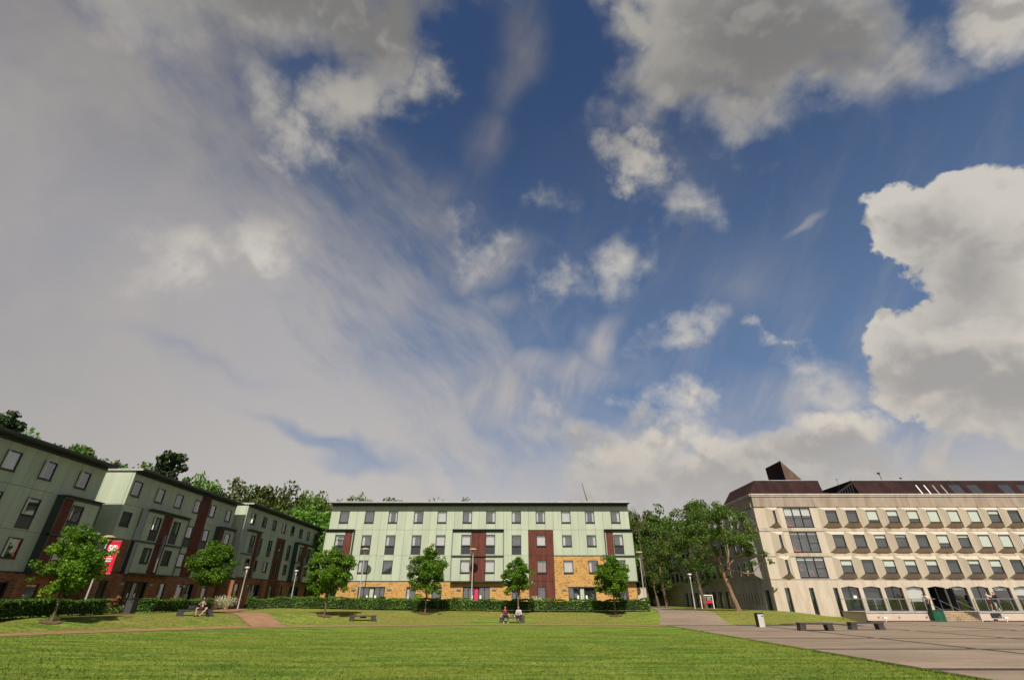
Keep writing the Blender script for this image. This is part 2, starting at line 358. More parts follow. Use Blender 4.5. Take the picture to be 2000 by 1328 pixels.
M['curtain3'] = mat('plum_striped_curtain', (.22, .11, .11), .9, dark=(.5, .42, .38), nscale=6, stretch=(6, 6, .1))
M['blind'] = mat('cream_roller_blind', (.80, .79, .70), .8)
M['glass'] = glass_mat('window_glass', (.86, .88, .90), .24)
M['glass_dark'] = glass_mat('tinted_window_glass', (.84, .90, .88), .16)
M['glass_rail'] = glass_mat('balustrade_glass', (.72, .80, .78), .05)
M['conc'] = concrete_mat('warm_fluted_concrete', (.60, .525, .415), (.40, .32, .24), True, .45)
M['conc_s'] = concrete_mat('warm_smooth_concrete', (.60, .52, .42), (.43, .33, .255), False, .75)
M['conc_p'] = concrete_mat('weathered_parapet_concrete', (.40, .325, .26), (.25, .195, .15), True, .9)
M['conc_b'] = concrete_mat('streaked_band_concrete', (.55, .48, .38), (.28, .215, .155), False, .9)
M['conc_soff'] = concrete_mat('board_marked_concrete', (.56, .44, .32), (.42, .32, .225), False, .6)  # slightly darker, browner concrete for bay undersides and the corbel
M['conc_side'] = concrete_mat('grey_brown_concrete', (.47, .43, .42), (.28, .25, .25), True, .8)  # front concrete darkened and greyed in colour for the shaded side wall
M['copper'] = mat('brown_copper_sheet', (.045, .020, .020), .85, dark=(.022, .012, .014), nscale=1.2, stretch=(1, 1, .3), spec=.10)
M['copper2'] = mat('weathered_copper_sheet', (.17, .10, .075), .6, dark=(.08, .05, .045), nscale=2., stretch=(2.4, 2.4, .3))
M['terr'] = concrete_mat('pinkish_white_render', (.62, .50, .41), (.44, .32, .26), False, .3)
M['step'] = concrete_mat('worn_stone_step', (.50, .38, .24), (.22, .15, .09), False, .9)
M['slab'] = None
M['joint'] = mat('dark_paving_band', (.050, .036, .029), .9, var=.3, nscale=3, bump=.3)
M['path'] = mat('tan_gravel_path', (.285, .158, .088), .95, var=.14, nscale=1.2, bump=.5, bscale=40)
M['mulch'] = mat('brown_mulch', (.11, .065, .038), .95, var=.4, nscale=6, bump=.8, bscale=12)
M['pole'] = mat('galvanised_pole', (.55, .54, .52), .45, metal=.3, var=.1)
M['lampdish'] = mat('bronzed_reflector_dish', (.36, .30, .17), .5, spec=.3)
M['white'] = mat('white_paint', (.78, .77, .74), .6, var=.06)
M['bench'] = mat('dark_brown_bench', (.062, .050, .050), .6, var=.3, nscale=5, bump=.2)
M['black'] = mat('black_plastic', (.018, .018, .02), .5)
M['greybin'] = mat('dark_grey_bin', (.06, .06, .065), .5)
M['lightbin'] = mat('pale_grey_bin', (.52, .50, .47), .6, var=.1)
M['greenbox'] = mat('dark_green_steel_cabinet', (.012, .085, .045), .45, var=.15)
M['pink'] = mat('magenta_door_panel', (.62, .035, .11), .5)
M['red'] = mat('red_fabric', (.60, .02, .04), .7)
M['banner'] = mat('crimson_banner', (.70, .012, .045), .6)
M['bark'] = mat('brown_bark', (.135, .098, .062), .9, var=.4, nscale=5, stretch=(1, 1, .3), bump=.8, bscale=8)
M['bark2'] = mat('tan_flaking_bark', (.30, .19, .115), .9, dark=(.13, .085, .055), nscale=3, stretch=(1, 1, .4), bump=.8, bscale=8)
M['leaf_st'] = leaf_mat('fresh_maple_leaf', (.045, .105, .010), (.085, .175, .014), (.16, .27, .02), .35)
M['leaf_big'] = leaf_mat('ash_leaf', (.040, .080, .013), (.072, .125, .020), (.13, .19, .035), .35)
M['leaf_dark'] = leaf_mat('woodland_leaf', (.038, .078, .014), (.070, .120, .020), (.12, .17, .032), .25)
M['leaf_bright'] = leaf_mat('bright_woodland_leaf', (.055, .13, .02), (.085, .18, .025), (.13, .23, .03), .3)
M['leaf_olive'] = leaf_mat('olive_woodland_leaf', (.052, .068, .016), (.080, .092, .024), (.12, .13, .04), .25)
M['needle'] = leaf_mat('dark_pine_needle', (.018, .035, .014), (.03, .05, .018), (.04, .065, .022), .1)
M['leaf_hedge'] = leaf_mat('hedge_leaf', (.038, .090, .014), (.075, .150, .02), (.14, .24, .035), .25)
M['leaf_bronze'] = leaf_mat('bronze_leaf', (.12, .05, .03), (.16, .08, .04), (.22, .12, .06), .2)
M['leaf_silver'] = leaf_mat('silvery_leaf', (.22, .22, .14), (.34, .33, .22), (.48, .45, .32), .2)
M['grass'] = grass_mat('bank_grass', False)
M['lawn'] = grass_mat('mown_lawn', True)
M['skin'] = mat('skin', (.56, .30, .21), .6, spec=.3)
def slab_mat():
    m = bpy.data.materials.new('concrete_paving'); m.use_nodes = True; t = NT(m.node_tree); b = m.node_tree.nodes['Principled BSDF']
    geo = t.n.new('ShaderNodeNewGeometry'); V = geo.outputs['Position']; oi = t.n.new('ShaderNodeObjectInfo')
    n = t.noise(t.mapping(V, sc=(.5, 1.4, 1)), .5, 6, .65); n3 = t.noise(V, 12, 5, .65); n4 = t.noise(V, 2.2, 5, .7)
    col = t.mix(t.ss(n.outputs['Fac'], .35, .68), (.175, .132, .096), (.245, .188, .140))
    col = t.mix(t.ss(n4.outputs['Fac'], .58, .72, 0, .35), col, (.10, .073, .054))
    col = t.mix(t.ss(n3.outputs['Fac'], .3, .7, .35, 0), col, (.11, .082, .06))
    k = t.math('ADD', t.math('MULTIPLY', oi.outputs['Random'], .12), .94); col = t.mix(1., col, t.xyz(k, k, k), 'MULTIPLY')
    t.l.new(col, b.inputs['Base Color']); b.inputs['Roughness'].default_value = .85; b.inputs['Specular IOR Level'].default_value = .2
    bp = t.n.new('ShaderNodeBump'); bp.inputs['Strength'].default_value = .4; bp.inputs['Distance'].default_value = .01
    t.l.new(n3.outputs['Fac'], bp.inputs['Height']); t.l.new(bp.outputs[0], b.inputs['Normal']); return m
M['slab'] = slab_mat()

# ---------------------------------------------------------------- terrain
EDGE = [(-75,-60),(-52,-12),(-41,8),(-33,20),(-25.3,30.5),(-18.5,39.0),(-12.4,43.3),(-6,45.3),(0,45.9),(6,45.6),(12.6,44.4),(17,44.6),(23,46),(28.5,48.5),(34,52.3),(60,52.4),(400,52.4)]
def edge_dist(x, y):
    best = 1e9; sgn = 1
    for (ax, ay), (bx, by) in zip(EDGE, EDGE[1:]):
        dx, dy = bx-ax, by-ay; L = dx*dx+dy*dy; k = max(0, min(1, ((x-ax)*dx+(y-ay)*dy)/L))
        ex, ey = x-(ax+k*dx), y-(ay+k*dy); d = math.hypot(ex, ey)
        if d < best-1e-6: best = d; sgn = 1 if dx*ey-dy*ex > 0 else -1
    return best*sgn
def H(x, y):
    base = .2*sst((-x-10)/16)
    d = edge_dist(x, y)
    w = 5.5 + 4.*sst((x+22)/12) - 3.5*sst((x-12)/5)
    top = .87 + .25*sst((y-56)/5)*sst((17-x)/3)*sst((x+29)/4)
    k = sst((d-1.2)/w)
    h = base*(1-k)+top*k
    h += 15*sst((-x-46)/60)*sst((y+40)/60) + 15*sst((y-100)/70)*sst((12-x)/30)*sst((x+110)/60)
    h += .5*sst((y-75)/30)*sst((x-15)/5)*0
    return h
def axis(lo, hi, fine, a, b, steps):
    v = []; x = a
    while x <= b+1e-6: v.append(x); x += fine
    far = [a-s for s in steps if a-s >= lo]; near = [b+s for s in steps if b+s <= hi]
    return sorted(far)+v+sorted(near)
xs = axis(-2500, 2500, 1.0, -44, 40, [3,7,12,18,26,36,50,70,100,150,250,500,1000,2400])
ys = axis(-2500, 2600, 1.0, 6, 66, [3,7,12,18,26,36,50,70,100,150,250,500,1000,2400])
g = MB(); nx = len(xs)
g.v = [(x, y, H(x, y)) for y in ys for x in xs]
for j in range(len(ys)-1):
    for i in range(nx-1): g.f.append((j*nx+i, j*nx+i+1, (j+1)*nx+i+1, (j+1)*nx+i)); g.m.append(0)
smooth(tag(g.build('ground', M['grass']), 'grassy ground rising in a bank behind the path', kind='structure'))
# mown lawn: from behind the camera to the path, west of the plaza
def edge_y(x):
    for (ax, ay), (bx, by) in zip(EDGE, EDGE[1:]):
        if ax <= x <= bx: return ay+(by-ay)*(x-ax)/(bx-ax)
g = MB(); rows = []
NXL = 90
for i in range(NXL+1):
    x = -46+(12.55+46)*i/NXL; y1 = edge_y(x); y0 = -30
    col_ = []
    for j in range(41):
        y = y0+(y1-y0)*(j/40)**.8; col_.append((x, y, H(x, y)+.012))
    rows.append(col_)
g.v = [p for c_ in rows for p in c_]
for i in range(NXL):
    for j in range(40): a = i*41+j; g.f.append((a, a+41, a+42, a+1)); g.m.append(0)
smooth(tag(g.build('lawn', M['lawn']), 'mown green lawn with light streaks', kind='structure'))
def strip(name, left, right, m, lift=.02, n=6, label=None):
    """a surface between two polylines, following the terrain"""
    g = MB(); k = len(left); N = 8
    fl, fr = [], []
    for i in range(k-1):
        for q in range(N):
            f_ = q/N; fl.append([left[i][j]*(1-f_)+left[i+1][j]*f_ for j in (0, 1)]); fr.append([right[i][j]*(1-f_)+right[i+1][j]*f_ for j in (0, 1)])
    fl.append(left[-1]); fr.append(right[-1])
    for a, b in zip(fl, fr):
        for q in range(n+1):
            f_ = q/n; x = a[0]*(1-f_)+b[0]*f_; y = a[1]*(1-f_)+b[1]*f_; g.v.append((x, y, H(x, y)+lift))
    for i in range(len(fl)-1):
        for q in range(n): a = i*(n+1)+q; g.f.append((a, a+1, a+n+2, a+n+1)); g.m.append(0)
    return smooth(tag(g.build(name, m), label, kind='structure'))
def off(poly, d):
    out = []
    for i, p in enumerate(poly):
        a = poly[max(0, i-1)]; b = poly[min(len(poly)-1, i+1)]; t = Vector((b[0]-a[0], b[1]-a[1])).normalized()
        out.append((p[0]-t.y*d, p[1]+t.x*d))
    return out
ring = EDGE[2:11]
strip('path', ring, off(ring, 1.9), M['path'], .030, label='tan gravel path curving round the lawn')
strip('path', [(-19.2,40.6),(-24.7,46.2),(-29.5,51),(-32.4,60),(-33.4,75)], [(-17.2,42.0),(-21.8,46.8),(-26.6,52.6),(-30.0,61),(-31.4,75)], M['path'], .036, label='tan path branching off between two hedges')
strip('path', [(-34,39.8),(-31.6,40.6),(-29.9,42.0)], [(-34,43.4),(-31.6,43.2),(-30.1,43.4)], M['path'], .034, label='short paved link beside the black bin')
strip('path', [(12.0,45.0),(13.6,50),(15.3,58),(16.6,68),(17.5,90)], [(18.5,45.0),(18.9,50),(19.3,58),(20.3,68),(21.5,90)], M['slab'], .040, label='wide tan path rising between the buildings')
# short grass blades that break up the near lawn and fray its edge along the plaza
rn = random.Random(77); g = MB()
for k in range(95000):
    if k < 15000: y = rn.uniform(13, 44); x = 12.52+rn.gauss(0, .045)
    else:
        y = 12.5+24*rn.random()**1.7; x = rn.uniform(-1.05*y-2, min(12.4, 1.05*y+2))
        if edge_dist(x, y) > -.3: continue
    z = H(x, y)+.01; a = rn.uniform(0, 3.14); h_ = rn.uniform(.03, .075); w_ = rn.uniform(.008, .018); dx, dy = math.cos(a)*w_, math.sin(a)*w_
    g.tri((x-dx, y-dy, z), (x+dx, y+dy, z), (x+rn.uniform(-.04, .04), y+rn.uniform(-.04, .04), z+h_))
tag(g.build('grass_blades', M['lawn']), 'short grass blades on the near lawn', kind='stuff')
# plaza: big concrete slabs with dark bands between them
pl = MB(); pl.box(12.6, 90, -30, 44.85, -.2, .03); pl.box(17.2, 90, 44.85, 46.2, -.2, .028); pl.box(23.2, 90, 46.2, 48.6, -.2, .026); pl.box(28.6, 90, 48.6, 52.45, -.2, .024)
plaza = tag(pl.build('plaza', M['joint']), 'plaza of large concrete slabs with dark bands', kind='structure')
XL = [12.52, 20.0, 27.2, 34.5, 41.8, 49.1, 56.4, 63.7, 71]; YL = [-3, 3.8, 10.6, 17.4, 24.1, 30.6, 37.6, 44.6, 52.3]
for i in range(len(XL)-1):
    for j in range(len(YL)-1):
        x0, x1, y0, y1 = XL[i]+.19, XL[i+1]-.19, YL[j]+.34, YL[j+1]-.34
        if j == 7:
            if i == 0: continue
            if i == 1: x0, x1, y1 = 23.4, 27.0, 46.1
            if i == 2: x0, y1 = 28.8, 48.5+3.0
        b = MB(); b.hexa([(x0,y0,0),(x1,y0,0),(x1,y1,0),(x0,y1,0),(x0+.02,y0+.02,.045),(x1-.02,y0+.02,.045),(x1-.02,y1-.02,.045),(x0+.02,y1-.02,.045)])
        b.build('paving_slab', M['slab'], plaza)
b = MB(); b.box(12.50, 12.68, -30, 44.4, -.1, .047); b.build('kerb_edging', M['joint'], plaza)

# ---------------------------------------------------------------- residence blocks
CACHE = {}
def cached(key, fn):
    if key not in CACHE: CACHE[key] = fn()
    return CACHE[key]
def rk(*a): return tuple(round(v, 3) for v in a)
def cbox(w, d, h, m):          # box from x 0..w, y 0..d, z 0..h
    def f():
        b = MB(); b.box(0, w, 0, d, 0, h); return b.mesh('panel', m)
    return cached(('box', m.name)+rk(w, d, h), f)
def window_mesh(w, h, fr=.075, depth=.22, fm=None, mull=()):
    fm = fm or M['frame']
    def f():
        b = MB(); p = .035
        b.box(0, w, -p, .06, 0, fr*1.4); b.box(0, w, -p, .06, h-fr, h); b.box(0, fr, -p, .06, fr*1.4, h-fr); b.box(w-fr, w, -p, .06, fr*1.4, h-fr)
        b.box(-.02, w+.02, -p-.05, -p, -.03, .03)
        for k, (x0, x1, z0, z1) in enumerate(mull): b.box(x0, x1, -p+.004, .055, z0, z1)
        b.cur = 1; e = .004; q = w-e; u = h-e
        b.quad((e,.06,e),(e,depth,e),(e,depth,u),(e,.06,u)); b.quad((q,.06,u),(q,depth,u),(q,depth,e),(q,.06,e))
        b.quad((e,.06,u),(e,depth,u),(q,depth,u),(q,.06,u)); b.quad((q,.06,e),(q,depth,e),(e,depth,e),(e,.06,e))
        b.quad((e,depth,e),(q,depth,e),(q,depth,u),(e,depth,u))
        return b.mesh('window', [fm, M['inside']])
    return cached(('win', fm.name)+rk(w, h, fr, depth)+tuple(mull), f)
def pane_mesh(w, h, gm):
    def f():
        b = MB(); b.quad((.05, 0, .06), (w-.05, 0, .06), (w-.05, 0, h-.05), (.05, 0, h-.05)); return b.mesh('pane', gm)
    return cached(('pane', gm.name)+rk(w, h), f)
def curtain_mesh(x0, x1, z0, z1, m):
    def f():
        b = MB(); n = max(3, int((x1-x0)/.05)); g0 = len(b.v)
        for i in range(n+1):
            x = x0+(x1-x0)*i/n; y = .018*math.sin(i*2.1+x0*3); b.v += [(x, y, z0), (x, y, z1)]
        for i in range(n): a = 2*i; b.f.append((a, a+2, a+3, a+1)); b.m.append(0)
        return b.mesh('curtain', m)
    return cached(('cur', m.name)+rk(x0, x1, z0, z1), f)
RW = random.Random(5)
def put_window(root, F, x, y, z, w, h, style=None, gm=None, spand=0, depth=.22, fm=None, mull=(), opn=None):
    """window part with pane / curtain / blind as sub-parts"""
    o = link('window', window_mesh(w, h, depth=depth, fm=fm, mull=mull), root, F @ TL(x, y, z))
    link('pane', pane_mesh(w, h, gm or M['glass']), o, TL(0, .022, 0))
    opn = style is None
    if style is None: style = RW.choice(['left', 'right', 'both', 'full', 'none', 'both', 'left', 'grey'])
    d = .13
    if style == 'full': link('curtain', curtain_mesh(.07, w-.07, .07, h-.06, M['curtain']), o, TL(0, d, 0))
    elif style == 'grey': link('curtain', curtain_mesh(.07, w-.07, .07, h-.06, M['curtain2']), o, TL(0, d, 0))
    elif style == 'plum': link('curtain', curtain_mesh(.07, w-.07, .07, h-.06, M['curtain3']), o, TL(0, d, 0))
    else:
        if style in ('left', 'both'): link('curtain', curtain_mesh(.07, w*(.32 if style == 'left' else .24), .07, h-.06, M['curtain']), o, TL(0, d, 0))
        if style in ('right', 'both'): link('curtain', curtain_mesh(w*(.68 if style == 'right' else .76), w-.07, .07, h-.06, M['curtain']), o, TL(0, d, 0))
        if style.startswith('blind'):
            fr_ = float(style[5:]); link('blind', cbox(w-.14, .01, (h-.12)*fr_, M['blind']), o, TL(.07, d-.03, .06+(h-.12)*(1-fr_)))
    if opn and RW.random() < .4:
        q_ = RW.uniform(.12, .30)
        b = MB(); b.hexa([(.03,-.05,.08),(.06,-.05,.08),(.06-q_*.2,-.05-q_,.08),(.03-q_*.2,-.05-q_,.08),(.03,-.05,h-.06),(.06,-.05,h-.06),(.06-q_*.2,-.05-q_,h-.06),(.03-q_*.2,-.05-q_,h-.06)]); b.build('open_casement', M['white'], o)
    if spand:
        def f():
            b = MB(); b.box(0, w, 0, .05, 0, spand); b.box(0, w, -.03, 0, 0, .05); b.box(0, .05, -.03, 0, .05, spand-.03); b.box(w-.05, w, -.03, 0, .05, spand-.03); return b.mesh('spandrel_panel', M['spandrel'])
        link('spandrel_panel', cached(('sp',)+rk(w, spand), f), o, TL(0, 0, -spand))
    return o
SK = .26   # depth of the facade skin
def skin(root, F, kind, x0, x1, z0, z1, holes, y=0., acc=None, maxw=1.45):
    """fill x0..x1, z0..z1 round the holes; cladding as separate panels, brick as pieces of one wall"""
    gap = .022; holes = sorted([h for h in holes if h[1] > x0+.01 and h[0] < x1-.01])
    cells = []; x = x0
    cols = []
    for h in holes:
        if not cols or h[0] > cols[-1][1]-.01: cols.append([max(h[0], x0), min(h[1], x1), [h]])
        else: cols[-1][2].append(h); cols[-1][1] = min(max(cols[-1][1], h[1]), x1)
    for a, b_, hs in cols:
        if a > x+.02: cells.append((x, a, z0, z1))
        z = z0
        for h in sorted(hs, key=lambda q: q[2]):
            if h[2] > z+.02: cells.append((a, b_, z, h[2]))
            z = max(z, h[3])
        if z < z1-.02: cells.append((a, b_, z, z1))
        x = b_
    if x < x1-.02: cells.append((x, x1, z0, z1))
    for a, b_, c, d in cells:
        if kind == 'brick': acc.append((a, b_, y, y+SK, c, d)); continue
        n = max(1, math.ceil((b_-a)/maxw)); w = (b_-a)/n
        nm, m = ('cladding_panel', M['green']) if kind == 'green' else ('rust_panel', M['rust'])
        for i in range(n):
            link(nm, cbox(w-gap, SK-.01, d-c-gap, m), root, F @ TL(a+i*w+gap/2, y, c+gap/2))
def bay_box(root, F, x0, x1, out, levels, strip_=None, open_left=False, wins=()):
    """projecting clad box with dark canopy bands; levels = [(z0,z1),...]; wins = (x, w, z0, z1, spandrel, style)"""
    cheek = MB(); zlo, zhi = levels[0][0], levels[-1][1]
    cheek.box(x0+.03, x0+.12, -out, -.002, zlo, zhi); cheek.box(x1-.12, x1-.03, -out, -.002, zlo, zhi)
    cheek.build('side_cheek', M['green'], root, F)
    f = MB(); f.box(x0-.03, x1+.03, -out-.10, 0-.003, zlo-.10, zlo); f.box(x0-.03, x1+.03, -out-.28, -.003, zhi, zhi+.07)
    f.box(x0-.03, x1+.03, -out-.05, -out+.02, zhi-.20, zhi)
    for (a, b_), (c, d) in zip(levels, levels[1:]): f.box(x0-.03, x1+.03, -out-.12, -out+.2, b_, c)
    f.box(x0-.03, x0+.03, -out-.07, -.003, zlo, zhi); f.box(x1-.03, x1+.03, -out-.07, -.003, zlo, zhi)
    f.build('canopy_frame', M['trim'], root, F)
    for z0, z1 in levels:
        top = z1-(.20 if z1 == zhi else 0)
        holes = [(x, x+w, (c-sp), d) for x, w, c, d, sp, st in wins if c >= z0-.01 and d <= z1+.01]
        segs = [(x0+.12, x1-.12, 'green')]
        if strip_: segs = [s_ for s_ in [(x0+.12, strip_[0], 'green'), (strip_[0], strip_[1], 'rust'), (strip_[1], x1-.12, 'green')] if s_[1]-s_[0] > .05]
        for a, b_, k in segs: skin(root, F, k, a, b_, z0, top, holes, y=-out+.02)
    for x, w, c, d, sp, st in wins: put_window(root, F, x, -out+.03, c, w, d-c, st, spand=sp)
def entrance(root, F, x0, x1, z0, z1, mid='green'):
    """recessed glazed double entrance"""
    b = MB(); D = .62; b.cur = 1
    b.quad((x0,.0,z0),(x0,D,z0),(x0,D,z1),(x0,0,z1)); b.quad((x1,0,z1),(x1,D,z1),(x1,D,z0),(x1,0,z0)); b.quad((x0,0,z1),(x0,D,z1),(x1,D,z1),(x1,0,z1)); b.quad((x0,D,z0),(x1,D,z0),(x1,D,z1),(x0,D,z1))
    b.cur = 0
    b.box(x0, x1, .02, .12, z1-.12, z1); b.box(x0, x0+.08, .02, .12, z0, z1-.12); b.box(x1-.08, x1, .02, .12, z0, z1-.12)
    w = x1-x0
    for k in (.2, .40, .60, .8): b.box(x0+w*k-.03, x0+w*k+.03, .16, .22, z0, z1-.12)
    b.box(x0+.08, x1-.08, .17, .21, z0+.0, z0+.12)
    e = b.build('entrance', [M['frame'], M['inside']], root, F)
    for k in (0, 1, 3, 4):
        pb = MB(); pb.quad((x0+w*(.2*k)+.04, .19, z0+.13), (x0+w*(.2*k+.2)-.04, .19, z0+.13), (x0+w*(.2*k+.2)-.04, .19, z1-.13), (x0+w*(.2*k)+.04, .19, z1-.13)); pb.build('pane', M['glass'], e)
    pb = MB(); pb.box(x0+w*.43, x0+w*.57, .13, .16, z0, z1-.13); pb.build('coloured_panel', M['green'] if mid == 'green' else M['pink'], e)
    nb = MB()
    for k in (.345, .655): nb.box(x0+w*k-.10, x0+w*k+.10, .165, .175, z0+1.15, z0+1.5)
    nb.build('notice', M['white'], e)
    wl = MB()
    for q in (x0-.75, x1+.25): wl.box(q, q+.5, -.10, -.001, z1-.35, z1-.18)
    wl.build('wall_light', M['alu'], root, F)
def roof(root, F, L, depth, zt, ov=.78, edge='roofdark'):
    zu = zt-.17
    b = MB(); b.box(-.12, L+.12, -ov, depth, zu+.02, zt-.03); b.build('roof', M['roofdark'], root, F)
    s = MB(); s.box(-.12, L+.12, -ov+.004, -.002, zu-.05, zu+.018); s.build('soffit', M['soffit'], root, F); s = MB(); s.box(-.01, L+.01, -.035, -.001, zu-.30, zu-.06); s.build('eaves_board', M['trim'], root, F)  # dark strip added at the wall top to deepen the eave shade
    t = MB(); t.box(-.15, L+.15, -ov-.03, -ov+.08, zu+.02, zt); t.build('roof_edge', M[edge], root, F)
    t = MB(); t.box(-.15, -.02, -ov+.085, depth, zu-.02, zt); t.build('verge_trim', M['zinc'], root, F)
    t = MB(); t.box(L+.02, L+.15, -ov+.085, depth, zu-.02, zt); t.build('verge_trim', M['zinc'], root, F)
def residence(name, label, origin, rot, L, depth, dz, cols, plan, brick, group):
    root = empty(name, origin, label, 'building', group)
    F = Matrix.Rotation(rot, 4, 'Z') @ TL(0, 0, dz-origin[2])
    Z0, Z1, Z2, Z3, ZT = .3-dz, 3.72, 6.42, 9.27, 12.27
    core = MB(); core.box(.03, L-.03, SK, depth, Z0, 12.2); core.build('core_wall', M['darkcore'], root, F)
    # end and rear walls
    for x in (-.20, L+.0):
        X0, X1 = (x, x+.22) if x < 0 else (L-.02, L+.20)
        X0, X1 = (0.0, .022) if x < 0 else (L-.022, L)
        eb = MB(); eb.box(X0, X1, SK+.0, depth+.01, Z0, Z1-.011); eb.build('end_brick_wall', brick, root, F)
        n = 5; w = (depth-SK)/n
        for lo, hi in ((Z1, Z2), (Z2, Z3), (Z3, ZT)):
            for i in range(n): link('cladding_panel', cbox(X1-X0, w-.022, hi-lo-.022, M['green']), root, F @ TL(X0, SK+.011+i*w, lo+.011))
    rb = MB(); rb.box(.03, L-.03, depth, depth+.05, Z0, 12.2); rb.build('rear_wall', M['green'], root, F)
    acc = []
    plan(root, F, acc)
    wb = MB()
    for a in acc: wb.box(*a)
    wb.build('brick_wall', brick, root, F)
    return root, F
Zc = dict(r1=(10.05, 11.41), r2=(7.42, 8.66), r3=(4.56, 5.91), s1=3.72, s2=6.42, s3=9.27, s4=12.27)
SP = .87
def rows(root, F, items, acc, kindspans, lev):
    """items: (x centre, w, z0, z1, spandrel, style)"""
    z0, z1 = lev
    holes = [(x-w/2, x+w/2, c-sp, d) for x, w, c, d, sp, st in items]
    for a, b_, k in kindspans: skin(root, F, k, a, b_, z0, z1, holes, acc=acc)
    for x, w, c, d, sp, st in items: put_window(root, F, x-w/2, .0, c, w, d-c, st, spand=sp)

# ---- central block, facing the lawn
CX = -22.2
cc = [v-CX for v in (-20.54,-17.44,-14.56,-11.44,-8.56,-5.46,-2.59,.53,3.48,6.59,9.52,12.66)]
def plan_c(root, F, acc):
    L = 36.5; g = 'green'
    st1 = ['none','none','both','left','full','right','right','left','both','full','both','right']
    rows(root, F, [(x, 1.12, *Zc['r1'], 0, s) for x, s in zip(cc, st1)], acc, [(0, L, g)], (Zc['s3'], Zc['s4']))
    # second floor
    st2 = ['left','left','left','left','full','full','full','none','full','left','right','right']
    idx = [1, 2, 3, 4, 7]
    rus = (24.15, 27.15)
    it = [(cc[i], 1.12, *Zc['r2'], SP, st2[i]) for i in idx]+[(cc[i], 1.12, Zc['r2'][0], Zc['r2'][1], 0, st2[i]) for i in (8, 9, 10)]
    rows(root, F, it, acc, [(0, rus[0], g), (rus[0], rus[1], 'rust'), (rus[1], L, g)], (Zc['s2'], Zc['s3']))
    it = [(cc[1],1.12,*Zc['r3'],0,'left'),(cc[2],1.12,*Zc['r3'],0,'none'),(cc[3],1.12,*Zc['r3'],0,'grey'),(cc[4],1.12,*Zc['r3'],0,'none'),(cc[7],1.12,*Zc['r3'],0,'none'),
          (cc[8],1.12,*Zc['r3'],0,'plum'),(cc[9],1.12,*Zc['r3'],0,'full'),(cc[10],1.12,*Zc['r3'],0,'left')]
    rows(root, F, it, acc, [(0, rus[0], g), (rus[0], rus[1], 'rust'), (rus[1], 33.2, 'brick'), (33.2, L, g)], (Zc['s1'], Zc['s2']))
    # ground floor
    gf = [(-21.3,-20.1,'blind0.2'),(-12.1,-11.0,'left'),(-9.17,-8.05,'blind0.15'),(-.05,.95,'none'),(2.92,3.85,'none'),(12.14,13.3,'none')]
    gf = [((a+b_)/2-CX, b_-a, 1.35, 3.15, 0, s) for a, b_, s in gf]
    doors = [(-17.63-CX, -14.55-CX, 'green'), (-5.62-CX, -2.55-CX, 'pink'), (6.46-CX, 9.6-CX, 'green')]
    holes = [(x-w/2, x+w/2, c, d) for x, w, c, d, _, _ in gf]+[(a, b_, .5, 3.17) for a, b_, _ in doors]
    for a, b_, k in [(0, rus[0], 'brick'), (rus[0], rus[1], 'rust'), (rus[1], L, 'brick')]: skin(root, F, k, a, b_, .5, Zc['s1'], holes, acc=acc)
    for x, w, c, d, _, s in gf: put_window(root, F, x-w/2, .04, c, w, d-c, s)
    for a, b_, m_ in doors: entrance(root, F, a, b_, .8, 3.17, m_)
    cp = MB(); cp.box(0, rus[0], -.03, 0-.001, Zc['s1']-.03, Zc['s1']+.05); cp.box(rus[1], 33.2, -.03, -.001, Zc['s2']-.04, Zc['s2']+.04); cp.build('cladding_sill_strip', M['trim'], root, F)
    # projecting boxes
    lv = [(3.74, 6.30), (6.42, 9.2)]
    def bw(i, s2, s3): return [(cc[i]-.56, 1.12, Zc['r2'][0], Zc['r2'][1], SP, s2), (cc[i]-.56, 1.12, Zc['r3'][0], Zc['r3'][1], 0, s3)]
    bay_box(root, F, -.12, 3.25, .42, lv, (2.25, 3.13), wins=bw(0, 'left', 'none'))
    bay_box(root, F, 15.1, 21.2, .42, lv, (17.35, 19.1), wins=bw(5, 'full', 'full')+bw(6, 'full', 'full'))
    bay_box(root, F, 33.3, 36.62, .42, lv, (33.42, 34.25), wins=bw(11, 'right', 'left'))
    bt = MB()     # bunting in the left bay window
    for k in range(4):
        x = cc[0]-.30+k*.2; z = 8.32-.05*(1.5-abs(k-1.5)); bt.tri((x, -.36, z), (x+.15, -.36, z), (x+.075, -.36, z-.17))
    bt.build('bunting', M['white'], root, F)
    dp = MB(); dp.tube([(35.3, -.06, 3.5), (35.3, -.06, .9)], .045); dp.build('downpipe', M['rust'], root, F)
    vent = MB(); vent.box(24.35, 24.62, -.1, -.001, 3.45, 3.72); vent.build('wall_vent', M['alu'], root, F)
root, F = residence('residence_block', 'pale green and buff brick four-storey residence facing the lawn head-on', (CX, 61, 1.0), 0, 36.5, 13, 0, cc, plan_c, M['brick_y'], 'green clad student residences')
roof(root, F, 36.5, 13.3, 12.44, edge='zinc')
for (x0, x1, h) in ((8.2, 17.2, .34), (22.3, 31.6, .26)):
    b = MB(); b.hexa([(x0,.9,12.42),(x1,.9,12.42),(x1+.3,3,12.42),(x0-.3,3,12.42),(x0+.2,1.1,12.42+h),(x1-.2,1.1,12.42+h),(x1-.2,2.6,12.42+h),(x0+.2,2.6,12.42+h)])
    for k in range(int((x1-x0)/.6)): b.box(x0+.3+k*.6, x0+.34+k*.6, 1.0, 1.08, 12.45, 12.46+h)
    b.build('roof_upstand', M['zinc'], root, F)
b = MB(); b.tube([(31.9, 1.5, 12.4), (31.25, 1.5, 15.1)], [.06, .03], 6); b.build('leaning_mast', M['frame'], root, F)

